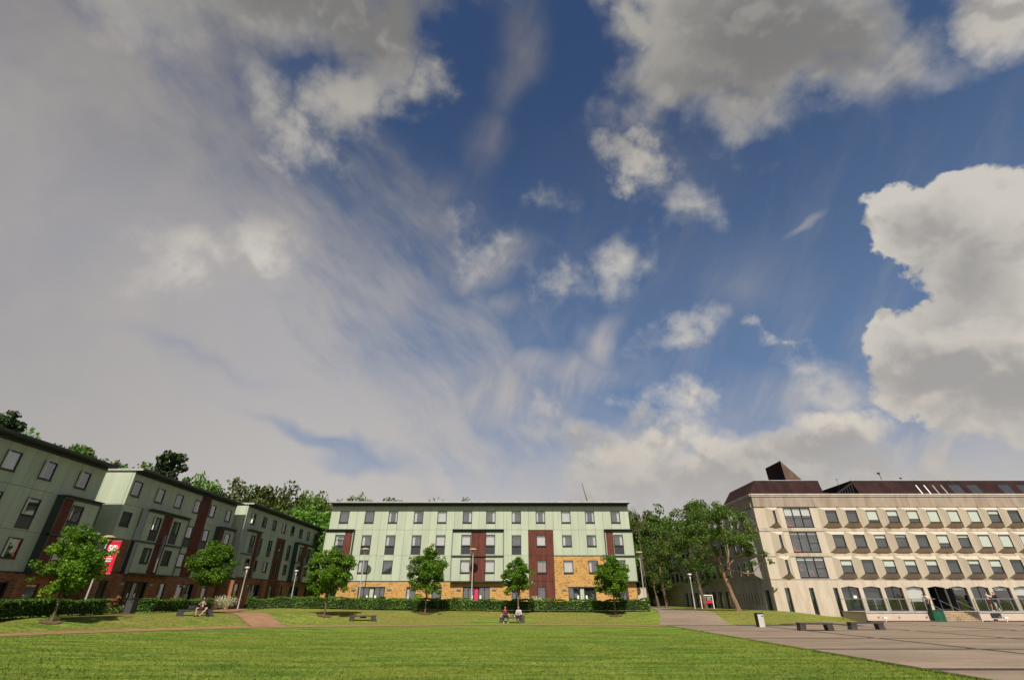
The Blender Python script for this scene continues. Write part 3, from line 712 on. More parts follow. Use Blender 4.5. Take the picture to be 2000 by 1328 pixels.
# ---- the row on the left, facing east
def left_block(name, label, xf, y0, L, dz, cols, cfg, depth=12.5):
    def plan(root, F, acc):
        w = 1.15
        rust = cfg.get('rust'); spans = lambda: ([(0, rust[0], 'green'), (rust[0], rust[1], 'rust'), (rust[1], L, 'green')] if rust else [(0, L, 'green')])
        rows(root, F, [(x, w, *Zc['r1'], 0, None) for x in cols if -1 < x < L], acc, spans() if cfg.get('rust_top') else [(0, L, 'green')], (Zc['s3'], Zc['s4']))
        inbox = lambda x: any(a < x < b_ for a, b_, _ in cfg['boxes'])
        r2 = [(x, w, *Zc['r2'], SP if i not in cfg.get('short', ()) else 0, None) for i, x in enumerate(cols) if not inbox(x)]
        rows(root, F, r2, acc, spans(), (Zc['s2'], Zc['s3']))
        r3 = [(x, w, *Zc['r3'], 0, None) for i, x in enumerate(cols) if not inbox(x) and not (x < cfg.get('brick_to', -1))]
        sp = spans()
        bt = cfg.get('brick_to')
        if bt: sp = [(0, bt, 'brick'), (bt, rust[0], 'green'), (rust[0], rust[1], 'rust'), (rust[1], L, 'green')]
        rows(root, F, r3, acc, sp, (Zc['s1'], Zc['s2']))
        gw = [(x-.55, x+.55) for x in cfg['gwin']]; doors = cfg['doors']
        holes = [(a, b_, 1.45, 3.05) for a, b_ in gw]+[(a, b_, .2, 3.1) for a, b_ in doors]
        gs = [(0, rust[0], 'brick'), (rust[0], rust[1], 'rust'), (rust[1], L, 'brick')] if cfg.get('rust_ground') else [(0, L, 'brick')]
        for a, b_, k in gs: skin(root, F, k, a, b_, -.2, Zc['s1'], holes, acc=acc)
        for a, b_ in gw: put_window(root, F, a, .08, 1.45, 1.1, 1.6, RW.choice(['none', 'left', 'grey']))
        for a, b_ in doors: entrance(root, F, a, b_, .6, 3.1)
        for a in cfg['piers']:
            q = MB(); q.box(a, a+.45, -.45, -.001, -.2, Zc['s1']-.12); q.build('brick_pier', M['brick_r'], root, F)
        cp = MB(); cp.box(0, L, -.035, -.001, Zc['s1']-.04, Zc['s1']+.05) ; cp.build('cladding_sill_strip', M['trim'], root, F)
        for a, b_, rs in cfg['boxes']:
            cs = [x for x in cols if a < x < b_]; wn = []
            for x in cs:
                wn += [(x-w/2, w, *Zc['r2'], SP, None), (x-w/2, w, *Zc['r3'], 0, None)]
            bay_box(root, F, a, b_, .62, [(3.74, 6.30), (6.42, 9.2)], rs, wins=wn)
            if rs and len(cs) > 1:
                fn = MB(); m_ = (rs[0]+rs[1])/2+.05; fn.box(m_, m_+.10, -.86, -.61, 3.9, 7.2); fn.build('metal_fin', M['alu'], root, F)
    root, F = residence(name, label, (xf, y0, .9), R(90), L, depth, dz, cols, plan, M['brick_r'], 'green clad student residences')
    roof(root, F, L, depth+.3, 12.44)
    return root
left_block('residence_block', 'nearest shaded green residence, cut off by the left edge of the photo', -36.0, 16.3, 26.0, -.1,
    [.9,4.1,7.6,10.9,14.2,17.55,20.6,24.0], dict(rust=(12.0,13.4), boxes=[(1.0,7.9+.8,(5.2,6.5)),(22.35,26.1,(22.47,23.35))], gwin=[3,9.6,15.2,18.9,23.6], doors=[(19.9,21.6),(11.7,13.8)], piers=[21.7,16.6,25.2]))
left_block('residence_block', 'middle shaded green residence beside the crimson banner', -35.5, 45.0, 18.6, .3,
    [.85,4.2,7.25,10.55,13.65,17.2], dict(rust=(11.1,13.0), rust_top=True, short=(0,), brick_to=2.4, boxes=[(2.5,9.0,(5.0,6.45)),(15.4,18.7,(15.52,16.3))], gwin=[1.0,8.9,11.9,16.6], doors=[(3.6,6.6),(12.9,14.2)], piers=[14.3,2.0]))
left_block('residence_block', 'farthest shaded green residence of the left row, below the wooded hill', -34.6, 64.8, 29.2, .6,
    [1.9,5.2,8.3,11.6,14.8,18.1,21.3,24.6,27.8], dict(rust=(10.1,13.1), rust_ground=True, boxes=[(-.02,3.9,(2.75,3.78)),(16.5,23.4,(18.75,20.6)),(26.2,29.25,(26.32,27.1))], gwin=[2.0,11.6,14.8,24.6], doors=[(5.0,8.0),(17.8,21.5)], piers=[8.1,13.3,.2]))

# ---------------------------------------------------------------- concrete teaching building on the right
TB = empty('teaching_block', (27.4, 56, .8), 'cream concrete four-storey building with rows of projecting window bays and copper roofs', 'building')
def bay_mesh(pw, w, sidec=False):
    """frustum that projects round one window: base pw x 2.2, front w x 1.35; origin at base bottom centre"""
    def f():
        b = MB(); out = .50; H0, H1 = 0, 2.2; z0, z1 = .44, 1.84; a = pw/2; c = w/2+.05
        A = [(-a, 0, H0), (a, 0, H0), (a, 0, H1), (-a, 0, H1)]; B_ = [(-c, -out, z0), (c, -out, z0), (c, -out, z1), (-c, -out, z1)]
        b.cur = 0
        b.quad(A[3], B_[3], B_[2], A[2]); b.quad(A[1], A[2], B_[2], B_[1]); b.quad(A[3], A[0], B_[0], B_[3])
        b.cur = 1; b.quad(A[0], A[1], B_[1], B_[0])
        b.cur = 0; i = w/2; q = .05     # rim round the glass
        C_ = [(-i, -out, z0+q), (i, -out, z0+q), (i, -out, z1-q), (-i, -out, z1-q)]
        for k in range(4): j = (k+1) % 4; b.quad(B_[k], B_[j], C_[j], C_[k])
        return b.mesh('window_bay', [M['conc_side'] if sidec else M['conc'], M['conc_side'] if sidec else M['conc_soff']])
    return cached(('bay', sidec)+rk(pw, w), f)
BR = {1: (8.87, 11.07), 2: (6.32, 8.52), 3: (3.83, 6.0)}
def put_bay(F, xc, zr, pw, w, style, side=False):
    o = link('window_bay', bay_mesh(pw, w, side), TB, F @ TL(xc, 0, zr))
    ww, hh = w, 1.30
    wo = link('window', window_mesh(ww, hh, fr=.06, depth=.2), o, TL(-ww/2, -.47, .49))
    # panes and blinds are pieces of the bay too
    link('pane', pane_mesh(ww, hh, M['glass_dark']), o, TL(-ww/2, -.45, .49))
    if style > 0: link('blind', cbox(ww-.12, .01, (hh-.1)*style, M['blind']), o, TL(-ww/2+.06, -.40, .49+.05+(hh-.1)*(1-style)))
FR = TL(0, 0, -.8)                       # front face: local x = world X - 27.4
PITCH = 2.268; X0B = 35.04-27.4-.5; LF = 62-27.4
wallm = MB(); side = MB()
# front wall pieces (y 0 = facade plane)
def wf(x0, x1, z0, z1, y=0., d=.4, mb=None): (mb or wallm).box(x0, x1, y, y+d, z0, z1)
core = MB(); core.box(.45, LF-.02, .45+2.2, 14, .2, 12.2); core.box(.45, 2.9, .42, 2.64, .2, 12.2); core.box(6.6, LF-.02, .42, 2.64, 3.2, 12.2); core.box(.45, LF-.02, .42, 2.64, 11.1, 12.2-.003)
core.build('core_wall', M['darkcore'], TB, FR)
bw0, bw1 = 3.27, 6.30      # big window columns
for r, (z0, z1) in BR.items():
    zt = {1: 11.07, 2: 8.52, 3: 5.97}[r]
    wf(0, bw0, z0, zt); wf(bw1, LF, z0, zt)
    wf(bw0, bw1, zt-.06, zt); wf(bw0, bw1, z0, z0+.04)
wallm.build('fluted_wall', M['conc'], TB, FR)
bands = MB()
for z0, z1 in ((8.52, 8.87), (5.97, 6.32)): wf(0, LF, z0+.002, z1-.002, -.06, .46, bands)
bands.build('floor_band', M['conc_b'], TB, FR)
par = MB(); par.box(0, LF, -.10, .42, 11.09, 12.2); par.build('parapet', M['conc_p'], TB, FR)
cop = MB(); cop.box(-.05, LF, -.18, .5, 12.203, 12.32); cop.box(-.12, LF, -.24, .55, 12.35, 12.50); cop.box(0, LF, -.14, .5, 12.32, 12.35); cop.build('coping', M['conc_s'], TB, FR)
# ground storey with slots and pointed openings
slots = [(1.25, 1.78), (3.80, 4.30), (6.36, 6.84)]; ax0 = 7.22; AW = 1.86
arches = [ax0+k*PITCH for k in range(12)]
gs = MB()
x = 0
for a, b_ in slots:
    gs.box(x, a, 0, .4, .3, 2.97); x = b_
gs.box(x, arches[0], 0, .4, .3, 2.97)
for k, a in enumerate(arches):
    nx_ = arches[k+1] if k < 11 else LF
    gs.box(a+AW, nx_, 0, .4, .3, 2.97)
    gs.prism([(a, 2.97), (a+AW/2, 3.12), (a+AW, 2.97), (a+AW, 3.25), (a, 3.25)], 0, .4)
    gs.box(a+AW, nx_, 0, .4, 2.97, 3.25)
gs.box(0, arches[0], 0, .4, 2.97, 3.25); gs.box(0, LF, 0, .4, 3.25, 3.80)
gs.box(0, LF, -.05, -.002, 3.76, 3.83)
gs.build('ground_storey_wall', M['conc_s'], TB, FR)
for a, b_ in slots:
    w = b_-a; o = link('slot_window', window_mesh(w, 2.6, fr=.05, depth=.3), TB, FR @ TL(a, .20, .4))
    link('pane', pane_mesh(w, 2.6, M['glass_dark']), o, TL(0, .02, 0))
fl = MB(); fl.prism([(0, 3.05), (.5, 3.05), (.0, 2.7)], -.25, -.001); fl.build('corner_corbel', M['conc_soff'], TB, FR)
RB = random.Random(3)
blinds = {1: [0, 0, .8, .45, .7, 1, .95, 1, .3, 0, 1, 0, .5], 2: [0, 0, .25, .15, 0, .65, .2, 1, 1, 1, .9, .4, .2], 3: [.4, 0, .5, .4, .4, 0, .3, .5, 0, 1, .4, .3, .6]}
for r in (1, 2, 3):
    for k in range(11):
        put_bay(FR, 8.29+k*PITCH, BR[r][0], PITCH-.02, 1.26, blinds[r][k])
    put_bay(FR, 1.93, BR[r][0], 1.5, .30, 0)
# big three-light windows with rooms behind
def big_window(z0, z1, bl, red):
    w = bw1-bw0; h = z1-z0
    m1, m2 = w*.325, w*.64
    o = link('wide_window', window_mesh(w, h, fr=.06, depth=.1, mull=((m1-.03, m1+.03, .06, h-.06), (m2-.04, m2+.04, .06, h-.06), (m2+.04, w-.06, h*.42, h*.42+.07))), TB, FR @ TL(bw0, .02, z0))
    o.data = o.data.copy(); bm = bmesh.new(); bm.from_mesh(o.data)      # take out the shallow lining so the room shows
    bmesh.ops.delete(bm, geom=[f for f in bm.faces if f.material_index == 1], context='FACES'); bm.to_mesh(o.data); bm.free()
    link('pane', pane_mesh(w, h, M['glass']), o, TL(0, .03, 0))
    rm = MB(); D = 2.1; e = .02
    rm.quad((e,.1,e),(w-e,.1,e),(w-e,D,e),(e,D,e)); rm.quad((e,D,h-e),(w-e,D,h-e),(w-e,.1,h-e),(e,.1,h-e)); rm.quad((e,D,e),(w-e,D,e),(w-e,D,h-e),(e,D,h-e)); rm.quad((e,.1,h-e),(e,.1,e),(e,D,e),(e,D,h-e)); rm.quad((w-e,.1,e),(w-e,.1,h-e),(w-e,D,h-e),(w-e,D,e))
    rm.build('room', M['inside'], o)
    for a, b_ in ((.06, m1-.03), (m1+.03, m2-.04), (m2+.04, w-.06)):
        if bl: link('blind', cbox(b_-a, .01, h*bl, M['blind']), o, TL(a, .12, h-.06-h*bl))
    if red:
        c = MB(); c.prism([(.12, .02), (1.0, .02), (.98, .22), (.42, .28), (.24, .75), (.12, .75)], .25, .9); c.build('red_armchair', M['red'], o)
big_window(8.93, 11.0, .38, True); big_window(6.38, 8.45, .10, True); big_window(3.90, 5.92, .14, False)
# arched openings: glazing
for k, a in enumerate(arches):
    b = MB(); w = AW; zb = .86; D = .5
    b.box(a, a+.07, .15, .22, zb, 2.95); b.box(a+w-.07, a+w, .15, .22, zb, 2.95)
    b.prism([(a, 2.90), (a+w/2, 3.05), (a+w, 2.90), (a+w, 2.97), (a+w/2, 3.12), (a, 2.97)], .14, .23)
    if k in (0, 2, 4, 6): b.box(a+w/2-.05, a+w/2+.05, .15, .22, zb, 3.03); b.box(a+.07, a+w-.07, .16, .21, zb, zb+.18)
    else: b.box(a+.07, a+w-.07, .16, .21, 1.62, 1.68)
    b.cur = 1
    b.quad((a,.23,zb),(a,2.3,zb),(a,2.3,3.0),(a,.23,3.0)); b.quad((a+w,.23,3.),(a+w,2.3,3.),(a+w,2.3,zb),(a+w,.23,zb)); b.quad((a,2.3,zb),(a+w,2.3,zb),(a+w,2.3,3.1),(a,2.3,3.1)); b.quad((a,.23,zb+.005),(a,2.3,zb+.005),(a+w,2.3,zb+.005),(a+w,.23,zb+.005)); b.quad((a,.23,3.15),(a+w,.23,3.15),(a+w,2.3,3.15),(a,2.3,3.15))
    nm = 'double_door' if k in (0, 2, 4, 6) else 'arched_window'
    o = b.build(nm, [M['frame'], M['inside']], TB, FR)
    if k != 4:
        p = MB(); p.v = [(a+.05, .185, zb), (a+w-.05, .185, zb), (a+w-.05, .185, 2.93), (a+w/2, .185, 3.06), (a+.05, .185, 2.93)]; p.f = [(0, 1, 2, 3, 4)]; p.m = [0]; p.build('pane', M['glass_dark'] if k < 3 else M['glass'], o)
    else:
        
        for q_ in ((a+w+.02, a+w+.08, -.85, .1), (a+.02, a+.08, -.02, .9)): p = MB(); p.box(*q_, zb, 2.9); p.build('open_leaf', M['frame'], o)
    bl = {3: .62, 5: .10, 7: .12, 8: .35, 9: .3}.get(k, 0)
    if bl: q = MB(); zz = 3.0-2.1*bl; q.prism([(a+.08, zz), (a+w-.08, zz), (a+w-.08, 2.92), (a+w/2, 3.03), (a+.08, 2.92)], .26, .27); q.build('blind', M['blind'], o)
    if k in (0, 8): q = MB(); q.box(a+w*.62, a+w*.80, .165, .175, 2.0, 2.25); q.build('notice', M['white'], o)
# side face, in shade, running back along the path
LS = 45.0
FS = Matrix.Rotation(R(-90), 4, 'Z'); FS = TL(0, LS, -.8) @ FS     # local x 0 = far end, 45 = near corner
sw = MB()
for z0, z1 in ((.3, 3.80), (3.83, 5.97), (6.32, 8.52), (8.87, 11.07)):
    if z0 > 1: sw.box(0, LS-.402, .0, .4, z0, z1)
sx_ar = [16.2+k*2.27 for k in range(8)]
x = 0
for a in sx_ar: sw.box(x, a, 0, .4, .3, 2.75); x = a+1.5
sw.box(x, 42.9, 0, .4, .3, 2.75); sw.box(44.1, LS-.402, 0, .4, .3, 2.75); sw.box(0, LS-.402, 0, .4, 2.75, 3.83-.002)
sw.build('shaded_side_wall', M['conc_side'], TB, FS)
sb = MB()
for z0, z1 in ((8.52, 8.87), (5.97, 6.32)): sb.box(0, LS-.47, -.06, .4, z0+.002, z1-.002)
sb.build('floor_band', M['conc_b'], TB, FS)
sp_ = MB(); sp_.box(0, LS-.45, -.10, .42, 11.09, 12.2); sp_.build('parapet', M['conc_p'], TB, FS)
sc_ = MB(); sc_.box(0, LS+.1, -.18, .5, 12.203, 12.32); sc_.box(0, LS+.1, -.24, .55, 12.353, 12.497); sc_.build('coping', M['conc_s'], TB, FS)
for a in sx_ar:
    b = MB(); b.box(a, a+.06, .2, .26, .6, 2.7); b.box(a+1.44, a+1.5, .2, .26, .6, 2.7); b.box(a+.06, a+1.44, .2, .26, 2.6, 2.75); b.cur = 1; b.quad((a,.39,.4),(a+1.5,.39,.4),(a+1.5,.39,2.75),(a,.39,2.75)); 
    o = b.build('arched_window', [M['frame'], M['inside']], TB, FS)
    p = MB(); p.box(a+.06, a+1.44, .22, .23, .6, 2.62); p.build('pane', M['glass_dark'], o)
b = MB(); b.box(42.9, 44.1, .3, .39, .3, 2.75); b.build('side_door', M['frame'], TB, FS)
for i in range(10):
    xq = 35.3+i*.75; b = MB(); b.box(xq, xq+.13, -.012, -.001, 1.35, 2.5); b.build('slit_window', M['frame'], TB, FS)
for i in range(9):
    xq = 1.+i*1.0; b = MB(); b.box(xq, xq+.16, -.012, -.001, 1.25, 2.6); b.build('slit_window', M['frame'], TB, FS)
for r in (1, 2, 3):
    for k in range(16):
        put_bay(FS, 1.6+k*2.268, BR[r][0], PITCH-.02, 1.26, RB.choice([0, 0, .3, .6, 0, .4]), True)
    for k in range(3):
        put_bay(FS, 39.0+k*1.75, BR[r][0], 1.6, .30, 0, True)
core2 = MB(); core2.box(.02, LS-.5, .42, 12, .2, 12.15); core2.build('core_wall', M['darkcore'], TB, FS)
# copper roof storeys
cr = MB(); cr.hexa([(0.0+.05,.4,12.5),(8.75,.4,12.5),(8.75,8.2,12.5),(.05,8.2,12.5),(1.35,1.2,14.25),(9.0,1.2,14.25),(9.0,8.2,14.25),(1.35,8.2,14.25)])
cr.hexa([(8.75,.8,12.5),(9.5,.8,12.5),(9.5,9,12.5),(8.75,9,12.5),(8.75,.8,12.85),(9.5,.8,12.85),(9.5,9,12.85),(8.75,9,12.85)])
cr.hexa([(13.0,.4,12.5),(LF,.4,12.5),(LF,9,12.5),(13.0,9,12.5),(12.85,1.2,14.25),(LF,1.2,14.25),(LF,9,14.25),(12.85,9,14.25)])
cro = cr.build('copper_roof', M['copper'], TB, FR)
le = MB(); le.box(1.3, 9.05, 1.12, 1.2, 14.25, 14.32); le.box(12.8, LF, 1.12, 1.2, 14.25, 14.32); le.build('roof_edge', M['zinc'], cro)
def rw(x0, x1, m, nm):
    g_ = MB(); zb, zt_ = 12.62, 13.7; y0, y1 = .4+.8*(zb-12.5)/1.75-.03, .4+.8*(zt_-12.5)/1.75-.03
    g_.quad((x0,y0,zb),(x1,y0,zb),(x1,y1,zt_),(x0,y1,zt_)); g_.quad((x0,y1,zt_),(x1,y1,zt_),(x1,y1+.03,zt_),(x0,y1+.03,zt_)); return g_.build(nm, m, cro)
for a in (20.15, 21.1): rw(a, a+.13, M['white'], 'roof_slit')
for a in (22.1, 23.1): rw(a, a+.13, M['curtain2'], 'roof_slit')
for a in (24.0, 26.1, 29.8, 32.0): rw(a, a+1.25, M['spandrel'], 'roof_window')
rl = MB()
for k in range(7): rl.box(10.6+k*.33, 10.7+k*.33, .9, 1.0, 12.5, 12.75+.2*k)
rl.hexa([(10.1,.88,12.5),(10.3,.88,12.5),(10.3,1.02,12.5),(10.1,1.02,12.5),(12.6,.88,13.95),(12.95,.88,13.95),(12.95,1.02,13.95),(12.6,1.02,13.95)])
rl.build('roof_stair_railing', M['black'], cro)
tw = MB(); X_ = 34.15-27.4
a0, a1, a2 = (X_+.1, 4.0, 14.2), (X_, 4.0, 17.35), (X_+2.75, 4.0, 14.2)
b0, b1, b2 = (X_+.1, 8.0, 14.2), (X_, 8.0, 17.35), (X_+2.75, 8.0, 14.2)
tw.tri(a0, a2, a1); tw.tri(b0, b1, b2); tw.quad(a1, a2, b2, b1); tw.cur = 1; tw.quad(a0, a1, b1, b0)
tw.build('copper_lantern', [M['copper2'], M['copper']], TB, FR)
an = MB(); an.tube([(17.3, 2, 14.2), (17.2, 2, 15.3)], .035, 5); an.box(17.0, 17.3, 1.95, 2.05, 15.2, 15.4); an.tube([(19.6, 2, 14.2), (19.6, 2, 14.75)], .03, 5); an.box(19.5, 19.75, 1.95, 2.05, 14.7, 14.8)
an.tube([(12.5, 3, 13.5), (12.5, 3, 14.9)], .02, 5); an.box(12.3, 12.7, 2.99, 3.01, 14.8, 14.84); an.tube([(31.5, 3, 14.2), (31.5, 3, 14.7)], .04, 5)
an.build('roof_aerial', M['black'], TB, FR)

# terrace, stairs, balustrade
TY = 52.3; TZ = .86
T = empty('terrace', (34.0, TY, 0), 'white rendered raised terrace with brown stone steps in front of the concrete building', 'terrace')
FT = TL(-34.0, -TY, 0)
b = MB(); b.box(34.0, 41.3, TY, 55.98, -.3, TZ-.1); b.box(44.9, 66, TY, 55.98, -.3, TZ-.1); b.box(41.3, 44.9, 54.15, 55.98, -.3, TZ-.1)
b.build('terrace_wall', M['terr'], T, FT)
b = MB(); b.box(33.95, 41.3, TY-.05, 55.98, TZ-.1, TZ); b.box(44.9, 66, TY-.05, 55.98, TZ-.1, TZ); b.box(41.3, 44.9, 54.1, 55.98, TZ-.1, TZ); b.build('terrace_floor', M['conc_side'], T, FT)
b = MB(); b.box(33.8, 39.9, TY-.7, TY-.002, -.1, .13); b.box(45.0, 66, TY-.7, TY-.002, -.1, .13); b.build('soil_strip', M['mulch'], T, FT)
b = MB(); b.quad((41.31, TY+.01, 0), (41.31, 54.1, 0), (41.31, 54.1, TZ-.1), (41.31, TY+.01, TZ-.1)); b.quad((44.89, 54.1, 0), (44.89, TY+.01, 0), (44.89, TY+.01, TZ-.1), (44.89, 54.1, TZ-.1)); b.build('stair_cheek', M['conc_side'], T, FT)
for k in range(6):
    b = MB(); z1 = TZ/6*(k+1); y0 = TY-.05+k*.34; b.box(41.33, 44.87, y0-.03, y0+.40, z1-.06, z1-.002); b.box(41.34, 44.86, y0, y0+.40, z1-TZ/6, z1-.06); b.build('step', M['step'], T, FT)
lt = MB()
for xx in (35.0, 37.0, 39.6, 46.6, 49.6, 52.5): lt.box(xx, xx+.16, TY-.05, TY-.002, .36, .48)
lt.build('wall_light', M['alu'], T, FT)
vt = MB(); vt.box(45.9, 46.9, TY-.03, TY-.002, .35, .72); vt.box(46.0, 46.4, TY-.03, TY-.002, .10, .26); vt.build('wall_vent', M['frame'], T, FT)
def fl_light(x):
    f = MB(); f.box(x-.03, x+.03, TY-.75, TY-.69, .03, .30); f.box(x-.17, x+.17, TY-.80, TY-.66, .30, .46); return f
for i, x in enumerate((35.2, 46.6)):
    o = fl_light(x).build('floodlight', M['white']); tag(o, ['small white floodlight at the left end of the terrace wall', 'small white floodlight in front of the dark wall vent'][i], 'floodlight', 'floodlights on the plaza')
BAL = empty('balustrade', (34.0, TY, TZ), 'glass balustrade with steel handrail along the terrace edge', 'railing')
FB = TL(-34.0, -TY, -TZ)
rail = MB(); rail.tube([(34.05, 55.6, TZ+1.08), (34.05, TY+.1, TZ+1.08), (41.25, TY+.1, TZ+1.08)], .03, 6); rail.tube([(44.95, TY+.1, TZ+1.08), (65, TY+.1, TZ+1.08)], .03, 6)
for x in (41.45, 43.1, 44.75): rail.tube([(x, 54.2, TZ), (x, 54.2, TZ+.95), (x, TY-.1, .98), (x, TY-.1, .05)], .026, 6)
rail.build('handrail', M['alu'], BAL, FB)
px_ = []
x = 34.1
while x < 64:
    if not (41.2 < x < 44.9): px_.append(x)
    x += 1.2
for x in px_:
    b = MB(); b.box(x-.02, x+.02, TY+.06, TY+.14, TZ, TZ+1.06); b.build('post', M['alu'], BAL, FB)
    if not (40 < x < 41.3):
        g_ = MB(); g_.quad((x+.05, TY+.1, TZ+.06), (x+1.12, TY+.1, TZ+.06), (x+1.12, TY+.1, TZ+1.), (x+.05, TY+.1, TZ+1.)); g_.build('glass_panel', M['glass_rail'], BAL, FB)
gb = empty('cabinet', (39.95, TY-.65, 0), 'dark green steel cabinet against the terrace wall beside the steps', 'cabinet')
b = MB(); b.box(0, 1.05, 0, .55, .05, .98); b.build('body', M['greenbox'], gb)
b = MB(); b.box(-.04, 1.09, -.04, .58, .98, 1.03); b.build('lid', M['greenbox'], gb)
b = MB(); b.box(.515, .53, -.012, -.001, .08, .95); b.box(.42, .47, -.03, -.001, .72, .77); b.build('door_seam', M['alu'], gb)

# ---------------------------------------------------------------- vegetation
def leaf_cloud(name, clusters, leaf, m, seed, flat=.35, fold=False):
    """many leaf-sized faces; clusters = (centre, radius, count)"""
    rn = random.Random(seed); v = []; f = []; tone = []
    for c, r, n in clusters:
        ct = rn.random()**2*.7
        for _ in range(n):
            u = rn.uniform(-1, 1); a = rn.uniform(0, 2*math.pi); q = math.sqrt(1-u*u); rr = r*rn.random()**.45
            p = Vector((c[0]+rr*q*math.cos(a), c[1]+rr*q*math.sin(a), c[2]+rr*u*.75))
            nrm = Vector((rn.gauss(0, 1), rn.gauss(0, 1), rn.gauss(.6, .7))).normalized()
            t1 = nrm.cross(Vector((rn.gauss(0, 1), rn.gauss(0, 1), rn.gauss(0, 1)))).normalized(); t2 = nrm.cross(t1)
            l = leaf*rn.uniform(.6, 1.25); w = l*.36
            k = len(v); v += [tuple(p-t1*l*.5), tuple(p+t2*w), tuple(p+t1*l*.5), tuple(p-t2*w)]; f.append((k, k+1, k+2, k+3))
            tone.append(min(1, max(0, ct+rn.uniform(-.2, .3))))
    me = bpy.data.meshes.new(name); me.from_pydata(v, [], f); me.materials.append(m)
    at = me.attributes.new('tone', 'FLOAT', 'FACE'); at.data.foreach_set('value', tone); me.update(); return me
def trunk_mesh(name, h0, h1, r0, limbs, m, seed, spread, bend=.15):
    rn = random.Random(seed); b = MB(); bx, by = rn.uniform(-bend, bend), rn.uniform(-bend, bend)
    pts = [(0, 0, -.25), (0, 0, .05)]+[(bx*math.sin(k/5*3), by*math.sin(k/5*2.6), h0+(h1-h0)*k/5 if k else h0*.5) for k in range(6)]
    b.tube(pts, [r0*1.5, r0*1.15, r0]+[r0*(1-.13*k)*.9 for k in range(1, 6)], 8); tips = []
    for i in range(limbs):
        z = h0+(h1-h0)*(.05+.8*i/limbs); a = i*2.4+rn.random(); L = spread*rn.uniform(.65, 1.)*(1-.45*i/limbs)
        s0 = (bx*.5, by*.5, z); mid = (math.cos(a)*L*.5, math.sin(a)*L*.5, z+L*.42); end = (math.cos(a)*L, math.sin(a)*L, z+L*rn.uniform(.6, 1.0))
        b.tube([s0, mid, end], [r0*.42, r0*.26, r0*.08], 5)
        for q in range(2):
            a2 = a+rn.uniform(-.8, .8); e2 = (mid[0]+math.cos(a2)*L*.5, mid[1]+math.sin(a2)*L*.5, mid[2]+L*rn.uniform(.2, .7)); b.tube([mid, e2], [r0*.2, r0*.06], 4)
    return b.mesh(name, m)
def crown_clusters(cx, cz, rx, rz, n, r, cnt, seed, egg=.0, hollow=.35, drop=0):
    rn = random.Random(seed); out = []
    for _ in range(n):
        u = rn.uniform(-1, 1); a = rn.uniform(0, 2*math.pi); q = math.sqrt(1-u*u); rr = hollow+(1-hollow)*rn.random()**.6
        kx = 1-egg*u
        rr *= 1+.16*math.sin(3*a+seed)+.10*math.sin(5*u+2*a)
        out.append(((rx*rr*q*kx*math.cos(a), rx*rr*q*kx*math.sin(a), cz+rz*rr*u), r*rn.uniform(.6, 1.3), int(cnt*rn.uniform(.6, 1.3))))
    if drop: rn.shuffle(out); out = out[drop:]
    return out
def make_tree(name, loc, crown, trunk, label, group=None, cat='tree', sc=(1, 1, 1), rz=0):
    o = empty(name, loc, label, cat, group, rz); o.scale = sc
    link('crown', crown, o)
    if trunk: link('trunk', trunk, o)
    return o
# the six young street trees round the lawn: (px base, py crown top, x, y, crown width, crown bottom height, label)
ST = [(-28.5,33.9,6.45,4.6,2.0,'young tree with full fresh green crown in front of the crimson banner'),
      (-26.2,45.6,6.6,4.7,2.7,'young round tree behind the bench with the seated person in shorts'),
      (-16.4,47.6,6.35,5.0,2.2,'young tree with spreading crown at the left corner of the central residence'),
      (-8.4,52.6,7.0,4.6,1.9,'young tree before the central residence, between the empty bench and the middle lamp'),
      (.60,52.3,5.75,3.5,2.2,'smallest young tree, its thin stem behind the bench shared by two people'),
      (9.8,51.6,5.95,4.0,2.0,'young tree at the right end of the long hedge before the buff brick')]
SG = 'young street trees on the grass bank'
for i, (x, y, zt, w, zb, lab) in enumerate(ST):
    z0 = H(x, y); top = zt-z0; bot = zb-z0; cz = (top+bot)/2; rz_ = (top-bot)/2
    cl = crown_clusters(0, cz-.1, w/2*.82-.18, rz_-.25, [96,80,104,88,66,92][i], [.44,.50,.42,.46,.40,.45][i], 190, 20+i, egg=[.10,.28,.05,.30,.22,.16][i], hollow=[.4,.3,.45,.3,.35,.4][i])
    # a leader that sticks out at the top and stray twigs at the side
    rn = random.Random(90+i); cl += [((rn.uniform(-.3, .3), rn.uniform(-.3, .3), top-.25-.3*k), .28+.1*k, 60) for k in range(3)]
    cl += [((math.cos(a)*w*.41, math.sin(a)*w*.41, cz+rn.uniform(-.6, .5)*rz_), .26, 28) for a in [rn.uniform(0, 6.28) for _ in range(9)]]
    make_tree('street_tree', (x, y, z0), leaf_cloud('crown', cl, .155, M['leaf_st'], 40+i), trunk_mesh('trunk', bot*.95, top*.8, .075, 9, M['bark'], 60+i, w*.36), lab, SG)
    b = MB(); n = 14
    g_ = [(x+.62*math.cos(k*2*math.pi/n)*(1+.1*math.sin(k*3)), y+.55*math.sin(k*2*math.pi/n), 0) for k in range(n)]
    b.v = [(p[0], p[1], H(p[0], p[1])+.045) for p in g_]+[(x, y, z0+.10)]; b.f = [(k, (k+1) % n, n) for k in range(n)]; b.m = [0]*n
    tag(b.build('mulch_ring', M['mulch']), ['brown mulch ring under the tree by the banner','brown mulch ring under the tree behind the left bench','brown mulch ring under the tree at the corner of the central residence','brown mulch ring under the tree between the empty bench and the middle lamp','brown mulch ring under the smallest tree','brown mulch ring under the tree at the right end of the hedge'][i], 'mulch ring', 'mulch rings under the young trees')

